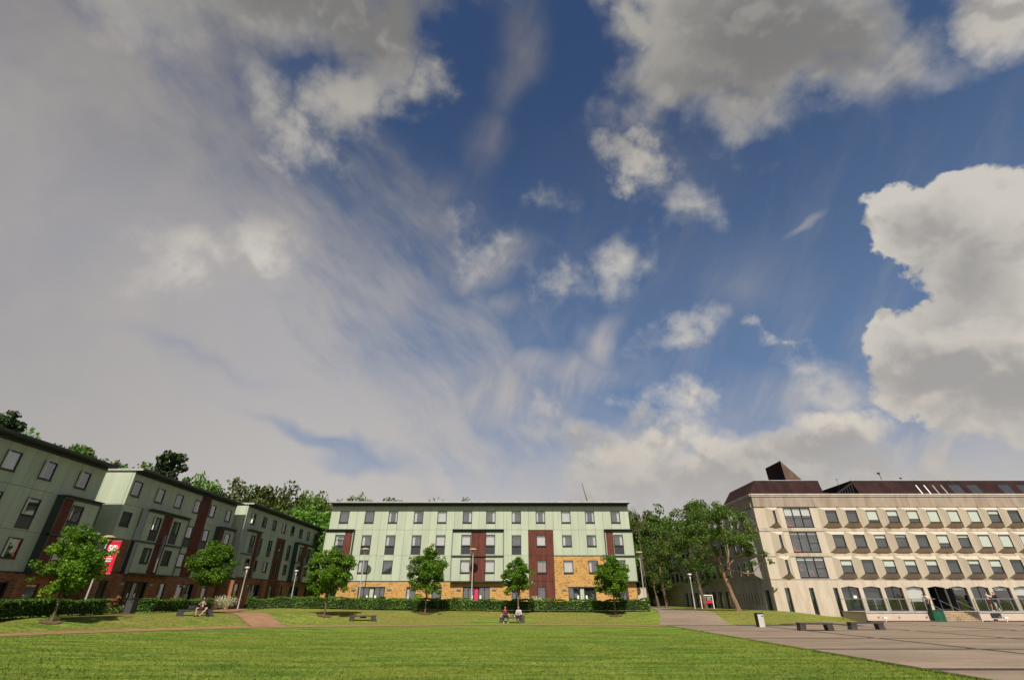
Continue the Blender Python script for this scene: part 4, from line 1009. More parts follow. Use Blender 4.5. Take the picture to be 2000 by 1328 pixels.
# large trees beside the concrete building
def big_tree(loc, stems, clusters, m, lab, seed, leaf=.20, bark='bark2', grp=None, r0=.20):
    o = empty('tree', loc, lab, 'tree', grp)
    link('crown', leaf_cloud('crown', clusters, leaf, m, seed), o)
    b = MB()
    for pts, rad in stems: b.tube(pts, rad, 8)
    b.build('trunk', M[bark], o); return o
z0 = H(22.7, 54.2)
rn = random.Random(4)
cl = []
for k in range(120):
    a = rn.uniform(0, 6.28); rr = rn.random()**.5*4.6; x = rr*math.cos(a)-1.7; y = rr*math.sin(a)*.8
    zt = 10.3-.10*(x+1.7)**2-.08*y*y; cl.append(((x, y, zt-rn.random()**1.5*3.4), rn.uniform(.45, .85), 135))
cl += [((2.6+rn.uniform(-.6, 1.4), rn.uniform(-.8, .8), rn.uniform(4.3, 5.8)), .42, 60) for _ in range(7)]
cl += [((rn.uniform(-3, 2), rn.uniform(-1, 1), rn.uniform(3.6, 5.6)), .40, 55) for _ in range(8)]
st = [([(0,0,-.3),(-.1,0,.2),(-.45,0,1.6),(-.80,0,3.0)],[.40,.27,.21,.19]), ([(-.80,0,3.0),(-.95,.1,4.4),(-1.5,.2,6.2),(-1.9,.2,8.6)],[.17,.13,.09,.04]),
      ([(-.80,0,3.0),(-.3,-.1,4.0),(.1,0,5.4),(.3,.3,8.2)],[.15,.12,.09,.03]), ([(-.95,.1,4.4),(-2.2,.3,5.6),(-3.5,.4,8.0)],[.11,.08,.03]), ([(-.3,-.1,3.7),(1.2,-.2,3.4),(2.0,-.3,3.35),(3.1,-.2,4.3)],[.09,.07,.055,.03]),
      ([(-.3,-.1,4.0),(1.3,0,5.4),(2.6,.2,7.0)],[.09,.06,.03]), ([(-.95,.1,4.6),(-.9,-.6,6.2),(-.2,-1.4,8.4)],[.09,.06,.03])]
big_tree((22.7, 54.2, z0), st, cl, M['leaf_big'], 'large old tree with tan trunk and wide crown overlapping the corner of the concrete building', 7)
z0 = H(25.2, 69)
cl = crown_clusters(0, 6.7, 3.3, 4.2, 95, .66, 66, 31, hollow=.2)
big_tree((24.2, 69, z0), [([(.6,0,-.3),(.5,0,.3),(.1,0,2.5),(-.2,0,6.5),(-.3,0,9.5)],[.34,.25,.2,.13,.04]), ([(0,0,3.2),(-1.4,.2,5.0),(-2.2,.3,7.4)],[.11,.08,.03]), ([(0,0,4.0),(1.2,-.2,6.0),(1.8,0,8.0)],[.1,.07,.03])], cl, M['leaf_big'], 'tall leaning tree behind the white framed campus sign', 8, bark='bark', grp='trees shading the side of the concrete building')
for (x, y, rx, cz, rz_, n, lab, m_, sd) in [(21.2,74,3.0,6.6,4.2,72,'slender tree between the wide path and the shaded concrete side wall','leaf_big',9), (23.3,86,2.4,5.0,2.6,60,'low dark forked tree close to the shaded side wall','leaf_dark',10),
        (24.8,97,3.4,11.0,3.6,26,'tall thin tree with sparse yellow-green crown beside the far end of the concrete building','leaf_olive',12), (20.3,80,2.4,11.6,2.0,16,'thin tall tree with very sparse leaves right of the central residence','leaf_olive',14)]:
    z0 = H(x, y); cl = crown_clusters(0, cz, rx, rz_, n, .62, 80 if n > 30 else 60, sd, hollow=.15)
    stems = [([(0,0,-.3),(0,0,.3),(-.3,0,cz*.5),(-.2,0,cz),(0,0,cz+rz_*.9)],[.3,.2,.16,.1,.03])]
    r_ = random.Random(sd)
    for q in range(8):
        a = r_.uniform(0, 6.28); zz = cz-rz_*r_.uniform(-.2, 1.); L = rx*r_.uniform(.6, 1); stems.append(([(-.2,0,zz),(math.cos(a)*L*.6,math.sin(a)*L*.6,zz+L*.6),(math.cos(a)*L,math.sin(a)*L,zz+L*1.2)],[.07,.05,.015]))
    big_tree((x, y, z0), stems, cl, M[m_], lab, sd, bark='bark', grp='trees shading the side of the concrete building')
# woodland behind the residences
def wood_crown(m, seed, leaf=.40, n=150): return leaf_cloud('crown', crown_clusters(0, 5.4, 3.9, 4.1, n, 1.05, 95, seed, egg=-.05, hollow=.45), leaf, m, seed+1)
WC = {'d': [wood_crown(M['leaf_dark'], 101), wood_crown(M['leaf_dark'], 111)], 'b': [wood_crown(M['leaf_bright'], 121)], 'o': [wood_crown(M['leaf_olive'], 131), wood_crown(M['leaf_olive'], 141, n=60)]}
WT = trunk_mesh('trunk', 2.2, 8.5, .30, 8, M['bark'], 150, 3.2)
cl = []
rn = random.Random(160)
for k in range(12):
    z = 3.2+k*.8; L = 3.6*(1-(k/13)**1.6)+.5
    for q in range(8):
        a = rn.uniform(0, 6.28); l2 = L*rn.uniform(.45, 1.05); cl.append(((math.cos(a)*l2, math.sin(a)*l2, z+rn.uniform(-.25, .25)), .62, 75))
PINE = leaf_cloud('crown', cl, .40, M['needle'], 161); PT = trunk_mesh('trunk', 2.5, 12.0, .28, 4, M['bark'], 162, 1.5)
def wood(px, py, Y, kind, lab, wide=1., hmax=17, grp='trees on the wooded hill'):
    x, zt = atY(px, py, Y); g0 = H(x, Y); h = zt-g0
    hm = 12.8 if kind == 'p' else 10.0
    s = h/hm
    if h > hmax: g0 = zt-hmax; s = hmax/hm        # the hill is steeper here than the terrain sheet: roots stay below
    s = max(s, .35)
    r_ = random.Random(int(px*7+Y)); rz = r_.uniform(0, 6.28)
    cr = PINE if kind == 'p' else r_.choice(WC[kind])
    z_ = H(x, Y)-.2; sz_ = (zt-z_)/hm
    w_ = max(.6, min(1.6, (.35*sz_+.72)))*wide
    make_tree('pine_tree' if kind == 'p' else 'woodland_tree', (x, Y, z_), cr, PT if kind == 'p' else WT, lab, grp, sc=(w_, w_, sz_), rz=rz)
WL = [(5,800,62,'p','dark pine with flat top at the far left edge above the nearest residence',1.2),(30,832,68,'b','bright green tree just above the roof of the nearest residence',.9),
 (128,868,80,'b','bright tree above the right part of the nearest roof',1.),(178,885,84,'o','yellow-green tree above the gap between the nearest and middle residences',1.),
 (150,872,86,'d','dark crown behind the bright tree over the right part of the nearest roof',1.3),(262,906,92,'b','low leafy tree between the nearest roof end and the tall pine',1.2),
 (232,908,88,'d','low dark tree top showing above the left end of the middle roof',1.),(285,912,90,'d','small dark tree top left of the tall pine',1.),(348,884,84,'p','tall dark pine rising above the middle residence',1.15),
 (392,928,92,'b','rounded green tree right of the tall pine',.9),(420,944,100,'d','dark tree between the rounded green tree and the olive tree',.8),(468,941,98,'o','broad olive tree above the end of the middle roof',1.25),
 (512,956,104,'d','dark tree on the crest right of the broad olive tree',1.),(552,951,102,'o','large brown-green tree at the middle of the wood crest',1.25),(598,962,108,'d','dark domed tree on the crest above the farthest residence',1.2),
 (640,972,112,'o','olive tree touching the left roof corner of the central residence',1.1),(500,990,92,'b','bright tree low on the slope behind the farthest residence',.9),(545,985,96,'d','dark tree in the middle of the slope',1.1),
 (590,990,96,'b','bright rounded tree in the lower right of the slope',1.2),(625,990,100,'b','green tree beside the left wall of the central residence',1.1),(570,1012,90,'d','dark tree low behind the farthest roof',1.),(628,1020,92,'b','lowest bright tree left of the central residence',1.),
 (690,974,118,'o','sparse tree top above the left end of the central roof',1.1),(716,967,120,'b','light green tree top poking above the central roof',.7),(795,970,112,'d','dark low crown behind the left roof upstand',1.5),(905,974,118,'d','tiny dark crown at the middle of the central roof',.9),
 (1250,990,96,'d','dark leafy tree right of the central residence',1.),(1236,1010,90,'d','shadowy tree tight against the right end of the central residence',.8),(1272,1005,104,'d','dark tree behind the sparse tall tree',1.)]
for px, py, Y, k, lab, w_ in WL: wood(px, py, Y, k, lab, w_)
# slope cover between the trees, one mass
rn = random.Random(170); cl = []
for _ in range(300):
    x = rn.uniform(-74, -24); y = rn.uniform(94, 116) if x > -48 else rn.uniform(55, 116); cl.append(((x, y, H(x, y)+rn.uniform(1., 4.5)), rn.uniform(1.4, 2.6), 75))
for _ in range(14):
    x = rn.uniform(13, 24); y = rn.uniform(104, 112); cl.append(((x, y, H(x, y)+2.), rn.uniform(1.4, 2.2), 60))
tag(link('undergrowth', leaf_cloud('undergrowth', cl, .6, M['leaf_dark'], 171)), 'dark undergrowth on the wooded slope', kind='stuff')

# hedges
def hedge(pts, w, h, label, seed, m='leaf_hedge', dens=290, leaf=.125, grp='clipped hedges before the residences', bump=.14):
    rn = random.Random(seed); v = []; f = []; tone = []; core = MB(); L = 0
    o = empty('hedge', (pts[0][0], pts[0][1], 0), label, 'hedge', grp); o.location.z = 0
    off_ = Vector((pts[0][0], pts[0][1], 0))
    for (ax, ay), (bx, by) in zip(pts, pts[1:]):
        d = Vector((bx-ax, by-ay, 0)); l = d.length; d.normalize(); n_ = Vector((-d.y, d.x, 0)); k = max(1, int(l/.5))
        for i in range(k):
            a = Vector((ax, ay, 0))+d*(l*i/k)-off_; b = Vector((ax, ay, 0))+d*(l*(i+1)/k)-off_
            za = H(a.x+off_.x, a.y+off_.y); zb = H(b.x+off_.x, b.y+off_.y); hw = w*.5-.12
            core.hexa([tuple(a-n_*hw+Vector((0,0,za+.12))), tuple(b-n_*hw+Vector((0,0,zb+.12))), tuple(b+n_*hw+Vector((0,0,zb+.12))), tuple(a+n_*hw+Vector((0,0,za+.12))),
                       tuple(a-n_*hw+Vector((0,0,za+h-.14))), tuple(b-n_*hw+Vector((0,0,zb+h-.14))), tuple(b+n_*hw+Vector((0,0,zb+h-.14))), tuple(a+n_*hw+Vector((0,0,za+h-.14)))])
        for _ in range(int(l*dens*(h+w*.9))):
            s_ = rn.uniform(0, l); X = ax+d.x*s_; Y_ = ay+d.y*s_; g0 = H(X, Y_)
            wob = bump*(math.sin(X*2.1+Y_*1.3+seed)+.6*math.sin(X*5.3+seed*2)+.5*math.sin(X*.7+Y_*.9))*.5
            if rn.random() < h/(h+w*.9): q = (-1 if rn.random() < .75 else 1)*(w/2-rn.random()**2*.16+wob*.4); zz = g0+.06+rn.random()*(h-.04+wob)
            else: q = rn.uniform(-w/2, w/2); zz = g0+h-rn.random()**2*.12+wob
            if rn.random() < 2.2/l: e_ = rn.choice((-.06, l+.06))+rn.uniform(-.1, .1); X = ax+d.x*e_; Y_ = ay+d.y*e_; q = rn.uniform(-w/2, w/2)
            p = Vector((X+n_.x*q, Y_+n_.y*q, zz))-off_
            nn = Vector((rn.gauss(0, 1), rn.gauss(-.3, 1), rn.gauss(.5, .8))).normalized(); t1 = nn.cross(Vector((rn.gauss(0, 1), rn.gauss(0, 1), rn.gauss(0, 1)))).normalized(); t2 = nn.cross(t1)
            ll = leaf*rn.uniform(.6, 1.5); k_ = len(v); v += [tuple(p-t1*ll*.5), tuple(p+t2*ll*.33), tuple(p+t1*ll*.5), tuple(p-t2*ll*.33)]; f.append((k_, k_+1, k_+2, k_+3))
            tone.append(max(0, min(1, .35*math.sin(X*1.7+seed)+.25+rn.uniform(-.3, .4))))
    me = bpy.data.meshes.new('foliage'); me.from_pydata(v, [], f); me.materials.append(M[m]); at = me.attributes.new('tone', 'FLOAT', 'FACE'); at.data.foreach_set('value', tone); me.update()
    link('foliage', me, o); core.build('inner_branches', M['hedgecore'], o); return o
hedge([(-30.6,30.0),(-31.2,36.0),(-31.5,41.2)], 1.2, 1.02, 'left hedge in front of the nearest residence and the banner lamp', 1)
hedge([(-31.4,46.3),(-31.9,51.5),(-32.4,57.2)], 1.2, 1.02, 'hedge between the black bin and the branching path, behind the seated person in shorts', 2)
hedge([(-29.2,60.6),(-24,60.3-.6),(-14,57.8),(-6,56.2),(2,55.2),(8,54.6),(13.6,54.2)], 1.25, 1.03, 'longest hedge, running along the front of the central residence', 3)
hedge([(-30.8,68),(-26.5,68.5),(-23.6,67.5)], .9, .8, 'short low hedge far back left of the central residence', 4)
def shrub(x, y, r, h, m, lab, seed, leaf=.14, n=12, cnt=70):
    rn = random.Random(seed); cl = [((rn.uniform(-r, r)*.7, rn.uniform(-r, r)*.6, h*rn.uniform(.25, .8)), r*.42, cnt) for _ in range(n)]
    o = empty('shrub', (x, y, H(x, y)), lab, 'shrub'); link('foliage', leaf_cloud('foliage', cl, leaf, M[m], seed), o)
    b = MB()
    for k in range(7): a = k*.9; b.tube([(0, 0, -.1), (math.cos(a)*r*.4, math.sin(a)*r*.4, h*.75)], [.03, .012], 4)
    b.build('stems', M['bark'], o)
shrub(-33.4, 45.4, .9, 1.5, 'leaf_bronze', 'spiky bronze shrub beside the entrance of the middle residence', 201, leaf=.42, n=10, cnt=30)
shrub(-33.2, 53.6, 1.2, 1.35, 'leaf_bronze', 'reddish shrub behind the second hedge, left of the second young tree', 202)
shrub(-33.0, 58.6, 1.0, 1.3, 'leaf_bronze', 'reddish shrub behind the second young tree', 203)
shrub(-33.0, 61.0, 1.6, 1.3, 'leaf_silver', 'silvery pale shrub at the end of the second hedge by the branching path', 204, n=20)
shrub(2.2, 58.2, 1.3, 1.15, 'leaf_silver', 'low silvery shrub at the foot of the rust-red cladding', 205, n=14)
shrub(-10.6, 58.6, 1.0, .95, 'leaf_silver', 'grey-green shrub behind the long hedge beside the fourth young tree', 206, n=14)
shrub(-32.2, 44.0, 1.0, .55, 'leaf_dark', 'low dark shrub between the left hedge and the black bin', 207, n=14)

# ---------------------------------------------------------------- street furniture
def lamp(x, y, top, lab, kind='dish', grp='lamp posts'):
    z0 = H(x, y); o = empty('street_lamp', (x, y, z0), lab, 'lamp post', grp); h = top-z0
    b = MB(); b.tube([(0,0,-.2),(0,0,1.1)], [.085,.085], 10); b.tube([(0,0,1.1),(0,0,h-.62)], [.065,.05], 10); b.build('pole', M['pole'], o)
    if kind == 'dish':
        a = MB()
        for s_ in (-1, 1): a.tube([(0,0,h-.66),(s_*.16,0,h-.5),(s_*.23,0,h-.16)], [.035,.03,.02], 6)
        a.tube([(0,0,h-.66),(0,0,h-.42)], [.06,.05], 8); a.build('fork', M['white'], o)
        d = MB(); N = 20; prof = [(.0,0.02),(.18,.03),(.34,.09),(.46,.20),(.47,.215),(.34,.12),(.18,.06),(0,.05)]
        for r_, z_ in prof: d.v += [(r_*math.cos(k*2*math.pi/N), r_*math.sin(k*2*math.pi/N), h-.02-z_) for k in range(N)]
        for i in range(len(prof)-1):
            for k in range(N): j = (k+1) % N; d.f.append((i*N+k, (i+1)*N+k, (i+1)*N+j, i*N+j)); d.m.append(0)
        smooth(d.build('reflector_dish', M['lampdish'], o))
    else:
        d = MB(); d.tube([(0,0,h-.62),(0,0,h-.12)], [.06,.10], 10); d.tube([(0,0,h-.12),(0,0,h-.02)], [.24,.24], 14); d.tube([(0,0,h-.02),(0,0,h+.03)], [.25,.18], 14); d.build('lamp_head', M['white'], o)
    return o
L1 = lamp(-33.0, 41.6, 6.55, 'lamp post carrying the crimson banner')
lamp(-32.2, 63.6, 5.35, 'slim lamp post beside the branching path', 'flat')
lamp(-29.6, 72.0, 5.4, 'slim lamp post far back before the farthest residence', 'flat')
lamp(-16.9, 59.2, 7.15, 'lamp post with bronze dish before the left entrance of the central residence')
lamp(-4.45, 59.0, 7.10, 'lamp post with bronze dish before the magenta entrance panel')
lamp(15.4, 62.4, 7.05, 'lamp post with bronze dish right of the central residence')
lamp(22.3, 66, 4.7, 'thin lamp post under the trees left of the campus sign', 'flat')
# banner
bn = empty('banner', (-32.92, 41.6, 3.7), 'crimson vertical banner with a white 50 emblem hanging from the left lamp post', 'banner')
b = MB(); n = 10
for i in range(n+1):
    for j in (0, 1): b.v.append((.08+1.0*j, .02*math.sin(i*.9+j), 2.35*i/n))
for i in range(n): b.f.append((2*i, 2*i+1, 2*i+3, 2*i+2)); b.m.append(0)
b.v += [(p[0], p[1]+.01, p[2]) for p in b.v]
for i in range(n): k = 2*(n+1); b.f.append((k+2*i+2, k+2*i+3, k+2*i+1, k+2*i)); b.m.append(0)
b.build('cloth', M['banner'], bn)
b = MB(); b.tube([(-.05, .0, 2.38), (1.1, .0, 2.38)], .018, 6); b.tube([(-.05, .0, -.03), (1.1, .0, -.03)], .018, 6); b.build('bracket', M['pole'], bn)
def text(s_, size, x, y, z, parent, m, name='lettering', bold=.0):
    cu = bpy.data.curves.new(name, 'FONT'); cu.body = s_; cu.size = size; cu.extrude = .002; cu.offset = bold; cu.materials.append(m)
    o = bpy.data.objects.new(name, cu); COL.objects.link(o); me = bpy.data.meshes.new_from_object(o.evaluated_get(bpy.context.evaluated_depsgraph_get())); bpy.data.objects.remove(o)
    o = bpy.data.objects.new(name, me); COL.objects.link(o); o.parent = parent; o.location = (x, y, z); o.rotation_euler = (R(90), 0, 0); return o
text('50', .62, .20, -.035, 1.62, bn, M['white'], bold=.025)
b = MB()
for k in range(9):
    a0 = k*2*math.pi/9; cx_, cz_ = .80+.16*math.cos(a0), 1.85+.16*math.sin(a0); b.box(cx_-.035, cx_+.035, -.045, -.035, cz_-.035, cz_+.035)
b.box(.62, .98, -.040, -.034, 1.83, 1.86); b.box(.79, .82, -.040, -.034, 1.68, 2.02); b.tri((.62,-.036,1.62),(.78,-.036,1.66),(.56,-.036,1.50))
b.build('globe_emblem', M['white'], bn)
def word_rows(parent, rows_, y, m, name='small_lettering'):
    b = MB(); rn = random.Random(9)
    for x0, x1, z, h in rows_:
        x = x0
        while x < x1:
            w = rn.uniform(.5, .9)*h; b.box(x, min(x+w, x1), y-.004, y, z, z+h*rn.uniform(.75, 1.)); x += w+h*.18
    b.build(name, m, parent)
word_rows(bn, [(.20,.72,1.20,.10),(.20,.86,1.02,.11),(.20,.80,.84,.11),(.20,.82,.28,.06)], -.03, M['white'])
# campus sign
sg = empty('campus_sign', (24.2, 69.0, H(25, 69)), 'white framed black sign with a red band on the grass under the trees', 'sign')
b = MB(); b.box(0,.09,0,.09,-.2,1.55); b.box(1.52,1.61,0,.09,-.2,1.55); b.box(.09,1.52,0,.09,1.43,1.55); b.build('frame', M['white'], sg)
b = MB(); b.box(.09,1.52,.03,.06,.55,1.43); b.build('board', M['black'], sg)
b = MB(); b.box(.10,1.51,.018,.029,.60,.86); b.build('red_band', M['red'], sg)
word_rows(sg, [(.2,.7,1.22,.07),(.85,1.4,1.22,.07),(.2,.65,1.08,.06),(.85,1.3,1.08,.06),(.2,.7,.95,.06),(.85,1.4,.95,.06)], .028, M['white'])
# benches: slab on two splayed slab feet
def bench(p0, p1, lab, back=False, grp='dark slab benches'):
    p0 = Vector((*p0, 0)); p1 = Vector((*p1, 0)); d = p1-p0; L = d.length; a = math.atan2(d.y, d.x); c = (p0+p1)/2
    o = empty('bench', (c.x, c.y, max(H(c.x, c.y), .045 if c.x > 12 else 0)), lab, 'bench', grp, a); w = .52; hl = L/2
    b = MB(); b.box(-hl, hl, 0, w, .36, .45); b.build('seat', M['bench'], o)
    for s_ in (-1, 1):
        b = MB(); x0, x1, x2, x3 = sorted([s_*(hl-.02), s_*(hl-.42)])+sorted([s_*(hl+.06), s_*(hl-.36)])
        b.hexa([(x2,.02,-.12),(x3,.02,-.12),(x3,w-.02,-.12),(x2,w-.02,-.12),(x0,.02,.358),(x1,.02,.358),(x1,w-.02,.358),(x0,w-.02,.358)]); b.build('leg', M['bench'], o)
    if back: b = MB(); b.box(-.22, .30, w-.16, w-.10, .25, .357); b.build('under_seat_box', M['bench'], o)
    return o
B1 = bench((-24.75,40.3), (-22.95,41.75), 'dark bench with the person in shorts, left side of the lawn')
B2 = bench((-13.95,47.0), (-11.85,47.75), 'empty dark bench between the third and fourth young trees', True)
B3 = bench((-1.12,48.6), (1.12,48.6), 'dark bench shared by two seated people at the middle of the lawn edge')
B4 = bench((19.7,37.6), (21.95,37.6), 'left one of the two empty benches on the plaza', grp='dark slab benches')
B5 = bench((23.7,38.4), (26.0,38.4), 'right one of the two empty benches on the plaza', grp='dark slab benches')
def bin_(x, y, m, lab, h=.92, w=.44):
    o = empty('litter_bin', (x, y, H(x, y)), lab, 'bin'); b = MB(); b.hexa([(-w/2,-w/2,-.1),(w/2,-w/2,-.1),(w/2,w/2,-.1),(-w/2,w/2,-.1),(-w/2,-w/2,h),(w/2,-w/2,h),(w/2,w/2,h),(-w/2,w/2,h)]); b.build('body', m, o)
    b = MB(); b.box(-w/2-.03, w/2+.03, -w/2-.03, w/2+.03, h, h+.06); b.build('lid', M['black'], o)
    b = MB(); b.box(-w/2-.04, -w/2-.002, -w/2-.02, w/2+.02, -.05, h); b.box(w*.15, w*.4, -w/2-.012, -w/2-.001, h-.2, h-.12); b.build('dark_side', M['black'], o)
bin_(19.2, 42.4, M['lightbin'], 'pale grey litter bin at the edge of the plaza')
bin_(-31.0, 44.0, M['greybin'], 'dark grey litter bin at the gap between the left hedges', 1.0, .55)
# low buildings and wall beyond the lamp at the right of the central residence
bo = empty('low_building', (16, 100, .9), 'small white low building half hidden behind the trees right of the central residence', 'building')
b = MB(); b.box(5.5, 14, 0, 8, -.9, 5.2); b.build('wall', M['white'], bo); b = MB(); b.box(5.2, 14.3, -.4, 8.3, 5.2, 5.5); b.build('roof', M['roofdark'], bo)
b = MB(); b.box(7.0, 9.0, -.02, -.001, 1.4, 3.0); b.box(10.5, 12.5, -.02, -.001, 1.4, 3.0); b.build('window', M['frame'], bo)
gw_ = empty('garden_wall', (14.6, 66, 1.0), 'plain pale rendered wall beside the right end of the central residence', 'wall')
b = MB(); b.box(.0, 2.0, 0, .25, -.3, 2.1); b.build('wall', M['conc_s'], gw_); b = MB(); b.box(-.04, 2.04, -.04, .29, 2.1, 2.18); b.build('coping', M['conc_b'], gw_)
b = MB(); b.tube([(0,0,0),(0,0,2.6)], .02, 5); b.box(-.9,.9,-.01,.01,2.5,2.53)
for k in range(6): b.box(-.8+k*.3, -.78+k*.3, -.3, .3, 2.5, 2.52)
x, z = atY(300, 917, 62); tag(link('aerial', b.mesh('aerial', M['alu']), None, TL(x, 62, 12.1)), 'thin television aerial above the roof left of the tall pine', 'aerial')
b = MB(); b.tube([(0,0,0),(0,0,2.2)], .025, 5); b.box(-.5,.5,-.01,.01,2.0,2.03); b.box(-.35,.35,-.01,.01,1.6,1.63)
x, z = atY(529, 1000, 84); tag(link('aerial', b.mesh('aerial', M['alu']), None, TL(-40.0, 84, 12.9)), 'small mast aerial above the roof of the farthest residence', 'aerial')
tag(link('post', (lambda q: (q.tube([(0,0,-.2),(0,0,.75)], .03, 5), q.mesh('post', M['black']))[1])(MB()), None, TL(33.2, 54.8, H(33.2, 54.8))), 'short thin black post on the grass below the last slot window', 'post')
cup = MB(); cup.tube([(0,0,0),(0,0,.11)], [.035,.045], 10); cup.tube([(0,0,.11),(0,0,.125)], [.047,.047], 10)
tag(link('cup', cup.mesh('cup', M['white']), None, TL(.22, 48.78, H(0, 48.6)+.45)), 'white paper cup on the bench between the two seated people', 'cup')
bg_ = empty('bag', (-24.25, 41.12, H(-24.2, 41)+.45), 'black bag on the left bench beside the seated person', 'bag', rz=.68)
b = MB(); b.hexa([(-.3,-.12,0),(.3,-.12,0),(.3,.14,0),(-.3,.14,0),(-.26,-.06,.24),(.27,-.08,.22),(.25,.1,.22),(-.27,.1,.25)]); b.build('body', M['black'], bg_)
b = MB(); b.tube([(-.15,0,.22),(-.1,0,.34),(.1,0,.34),(.15,0,.22)], .012, 5); b.build('handle', M['black'], bg_)

# ---------------------------------------------------------------- people
def skin_mesh(name, verts, edges, radii, m, root=0, sub=1):
    me = bpy.data.meshes.new(name); me.from_pydata([tuple(v) for v in verts], edges, []); o = bpy.data.objects.new(name, me); COL.objects.link(o)
    sk = o.modifiers.new('skin', 'SKIN'); sk.use_smooth_shade = True
    for i, r_ in enumerate(radii):
        sv = me.skin_vertices[0].data[i]; sv.radius = (r_, r_) if not isinstance(r_, tuple) else r_
        sv.use_root = (i == root)
    if sub: ss_ = o.modifiers.new('sub', 'SUBSURF'); ss_.levels = sub; ss_.render_levels = sub
    dg = bpy.context.evaluated_depsgraph_get(); ev = o.evaluated_get(dg); nm = bpy.data.meshes.new_from_object(ev)
    bpy.data.objects.remove(o); nm.materials.clear(); nm.materials.append(m)
    for p in nm.polygons: p.use_smooth = True
    return nm
def person(loc, rz, J, label, top, legs, hair, shoes, hair_len=.0, sleeve=1.0, trouser=1.0, hat=None, extra=None, skirt=False):
    """J: joint name -> (x, y, z), facing -y. A single continuous body; clothes and hair are its children."""
    root = empty('person', loc, label, 'person', rz=rz)
    J = {k: Vector(v) for k, v in J.items()}
    V, E_, Rr = [], [], []
    def add(p, r_, par=None):
        V.append(Vector(p)); Rr.append(r_)
        if par is not None: E_.append((par, len(V)-1))
        return len(V)-1
    pel = add(J['pelvis'], (.14, .11)); waist = add(J['pelvis'].lerp(J['chest'], .5), (.125, .095), pel); ch = add(J['chest'], (.155, .105), waist)
    nb = add(J['neck'], .055, ch); hd0 = add(J['neck'].lerp(J['head'], .45), .055, nb); hd1 = add(J['head'], (.082, .10), hd0); hd2 = add(J['head']+(J['head']-J['neck']).normalized()*.09, (.07, .085), hd1)
    nose = add(J['head']+Vector(J.get('face', (0, -1, 0)))*.115+Vector((0, 0, -.01)), .014, hd1)
    for s_ in ('l', 'r'):
        sh = add(J['sh'+s_], .058, ch); el = add(J['el'+s_], .042, sh); wr = add(J['wr'+s_], .028, el)
        d = (J['wr'+s_]-J['el'+s_]).normalized(); palm = add(J['wr'+s_]+d*.06, (.036, .018), wr)
        side_ = d.cross(Vector((0, 0, 1))); side_ = side_.normalized() if side_.length > .1 else Vector((1, 0, 0)); dn = Vector((0, 0, -.35))
        for k, (o_, L_) in enumerate(((-.030, .062), (-.010, .075), (.010, .070), (.029, .055))):
            a_ = add(J['wr'+s_]+d*.095+side_*o_, .0095, palm); b_ = add(V[a_]+(d+dn*.6)*L_*.5, .0085, a_); add(V[b_]+(d+dn*1.6).normalized()*L_*.5, .0075, b_)
        a_ = add(J['wr'+s_]+d*.035-side_*.045, .011, palm); add(V[a_]+(d-side_*.5).normalized()*.05, .009, a_)
        hp = add(J['hp'+s_], .088, pel); kn = add(J['kn'+s_], .056, hp); cf = add(J['kn'+s_].lerp(J['an'+s_], .35), .053, kn); an_ = add(J['an'+s_], .034, cf); add(J['to'+s_], .030, an_)
    link('body', skin_mesh('body', V, E_, Rr, M['skin']), root)
    # top
    V2, E2, R2 = [], [], []
    def a2(p, r_, par=None):
        V2.append(Vector(p)); R2.append(r_)
        if par is not None: E2.append((par, len(V2)-1))
        return len(V2)-1
    p0 = a2(J['pelvis']+(J['chest']-J['pelvis'])*.12, (.160, .128)); p1 = a2(J['pelvis'].lerp(J['chest'], .5), (.146, .115), p0); p2 = a2(J['chest'], (.172, .122), p1); a2(J['chest'].lerp(J['neck'], .75), .075, p2)
    for s_ in ('l', 'r'):
        sh = a2(J['sh'+s_], .074, p2)
        if sleeve > .4: el = a2(J['el'+s_], .056, sh)
        else: a2(J['sh'+s_].lerp(J['el'+s_], .65), .064, sh)
        if sleeve > .8: a2(J['el'+s_].lerp(J['wr'+s_], .92), .040, el)
    link('top', skin_mesh('top', V2, E2, R2, top), root)
    V2, E2, R2 = [], [], []
    p0 = a2(J['pelvis'], (.158, .128))
    for s_ in ('l', 'r'):
        hp = a2(J['hp'+s_], .104, p0)
        kn = a2(J['hp'+s_].lerp(J['kn'+s_], 1.0 if trouser > .5 else .75), .072 if trouser > .5 else .085, hp)
        if trouser > .5: a2(J['kn'+s_].lerp(J['an'+s_], .92), .052, kn)
    link('skirt' if skirt else ('trousers' if trouser > .5 else 'shorts'), skin_mesh('legs', V2, E2, R2, legs), root)
    up = (J['head']-J['neck']).normalized(); fc = Vector(J.get('face', (0, -1, 0)))
    V2, E2, R2 = [], [], []
    h0 = a2(J['head']+up*.075-fc*.015, (.088, .102)); h1 = a2(J['head']+up*.02-fc*.05, (.090, .085), h0); h2 = a2(J['head']-up*.05-fc*.06, (.075, .06), h1)
    if hair_len: a2(J['head']-up*.15-fc*.07, (.08, .05), h2); a2(J['head']-up*(.15+hair_len)-fc*.075, (.06, .035), 3)
    link('hair', skin_mesh('hair', V2, E2, R2, hair), root)
    for s_ in ('l', 'r'):
        link('shoe', skin_mesh('shoe', [J['an'+s_]-Vector((0, -.03, .02)), J['to'+s_], J['to'+s_]+(J['to'+s_]-J['an'+s_])*.15], [(0, 1), (1, 2)], [.045, .044, .036], shoes), root)
    eb = MB()
    rt = up.cross(fc).normalized()
    for s_ in (-1, 1):
        c_ = J['head']+fc*.092+rt*s_*.032+up*.018; eb.box(c_.x-.01, c_.x+.01, c_.y-.01, c_.y+.01, c_.z-.007, c_.z+.007)
    eb.build('eyes', M['black'], root)
    return root
def cloth(name, c): return mat(name, c, .85, var=.25, nscale=9)
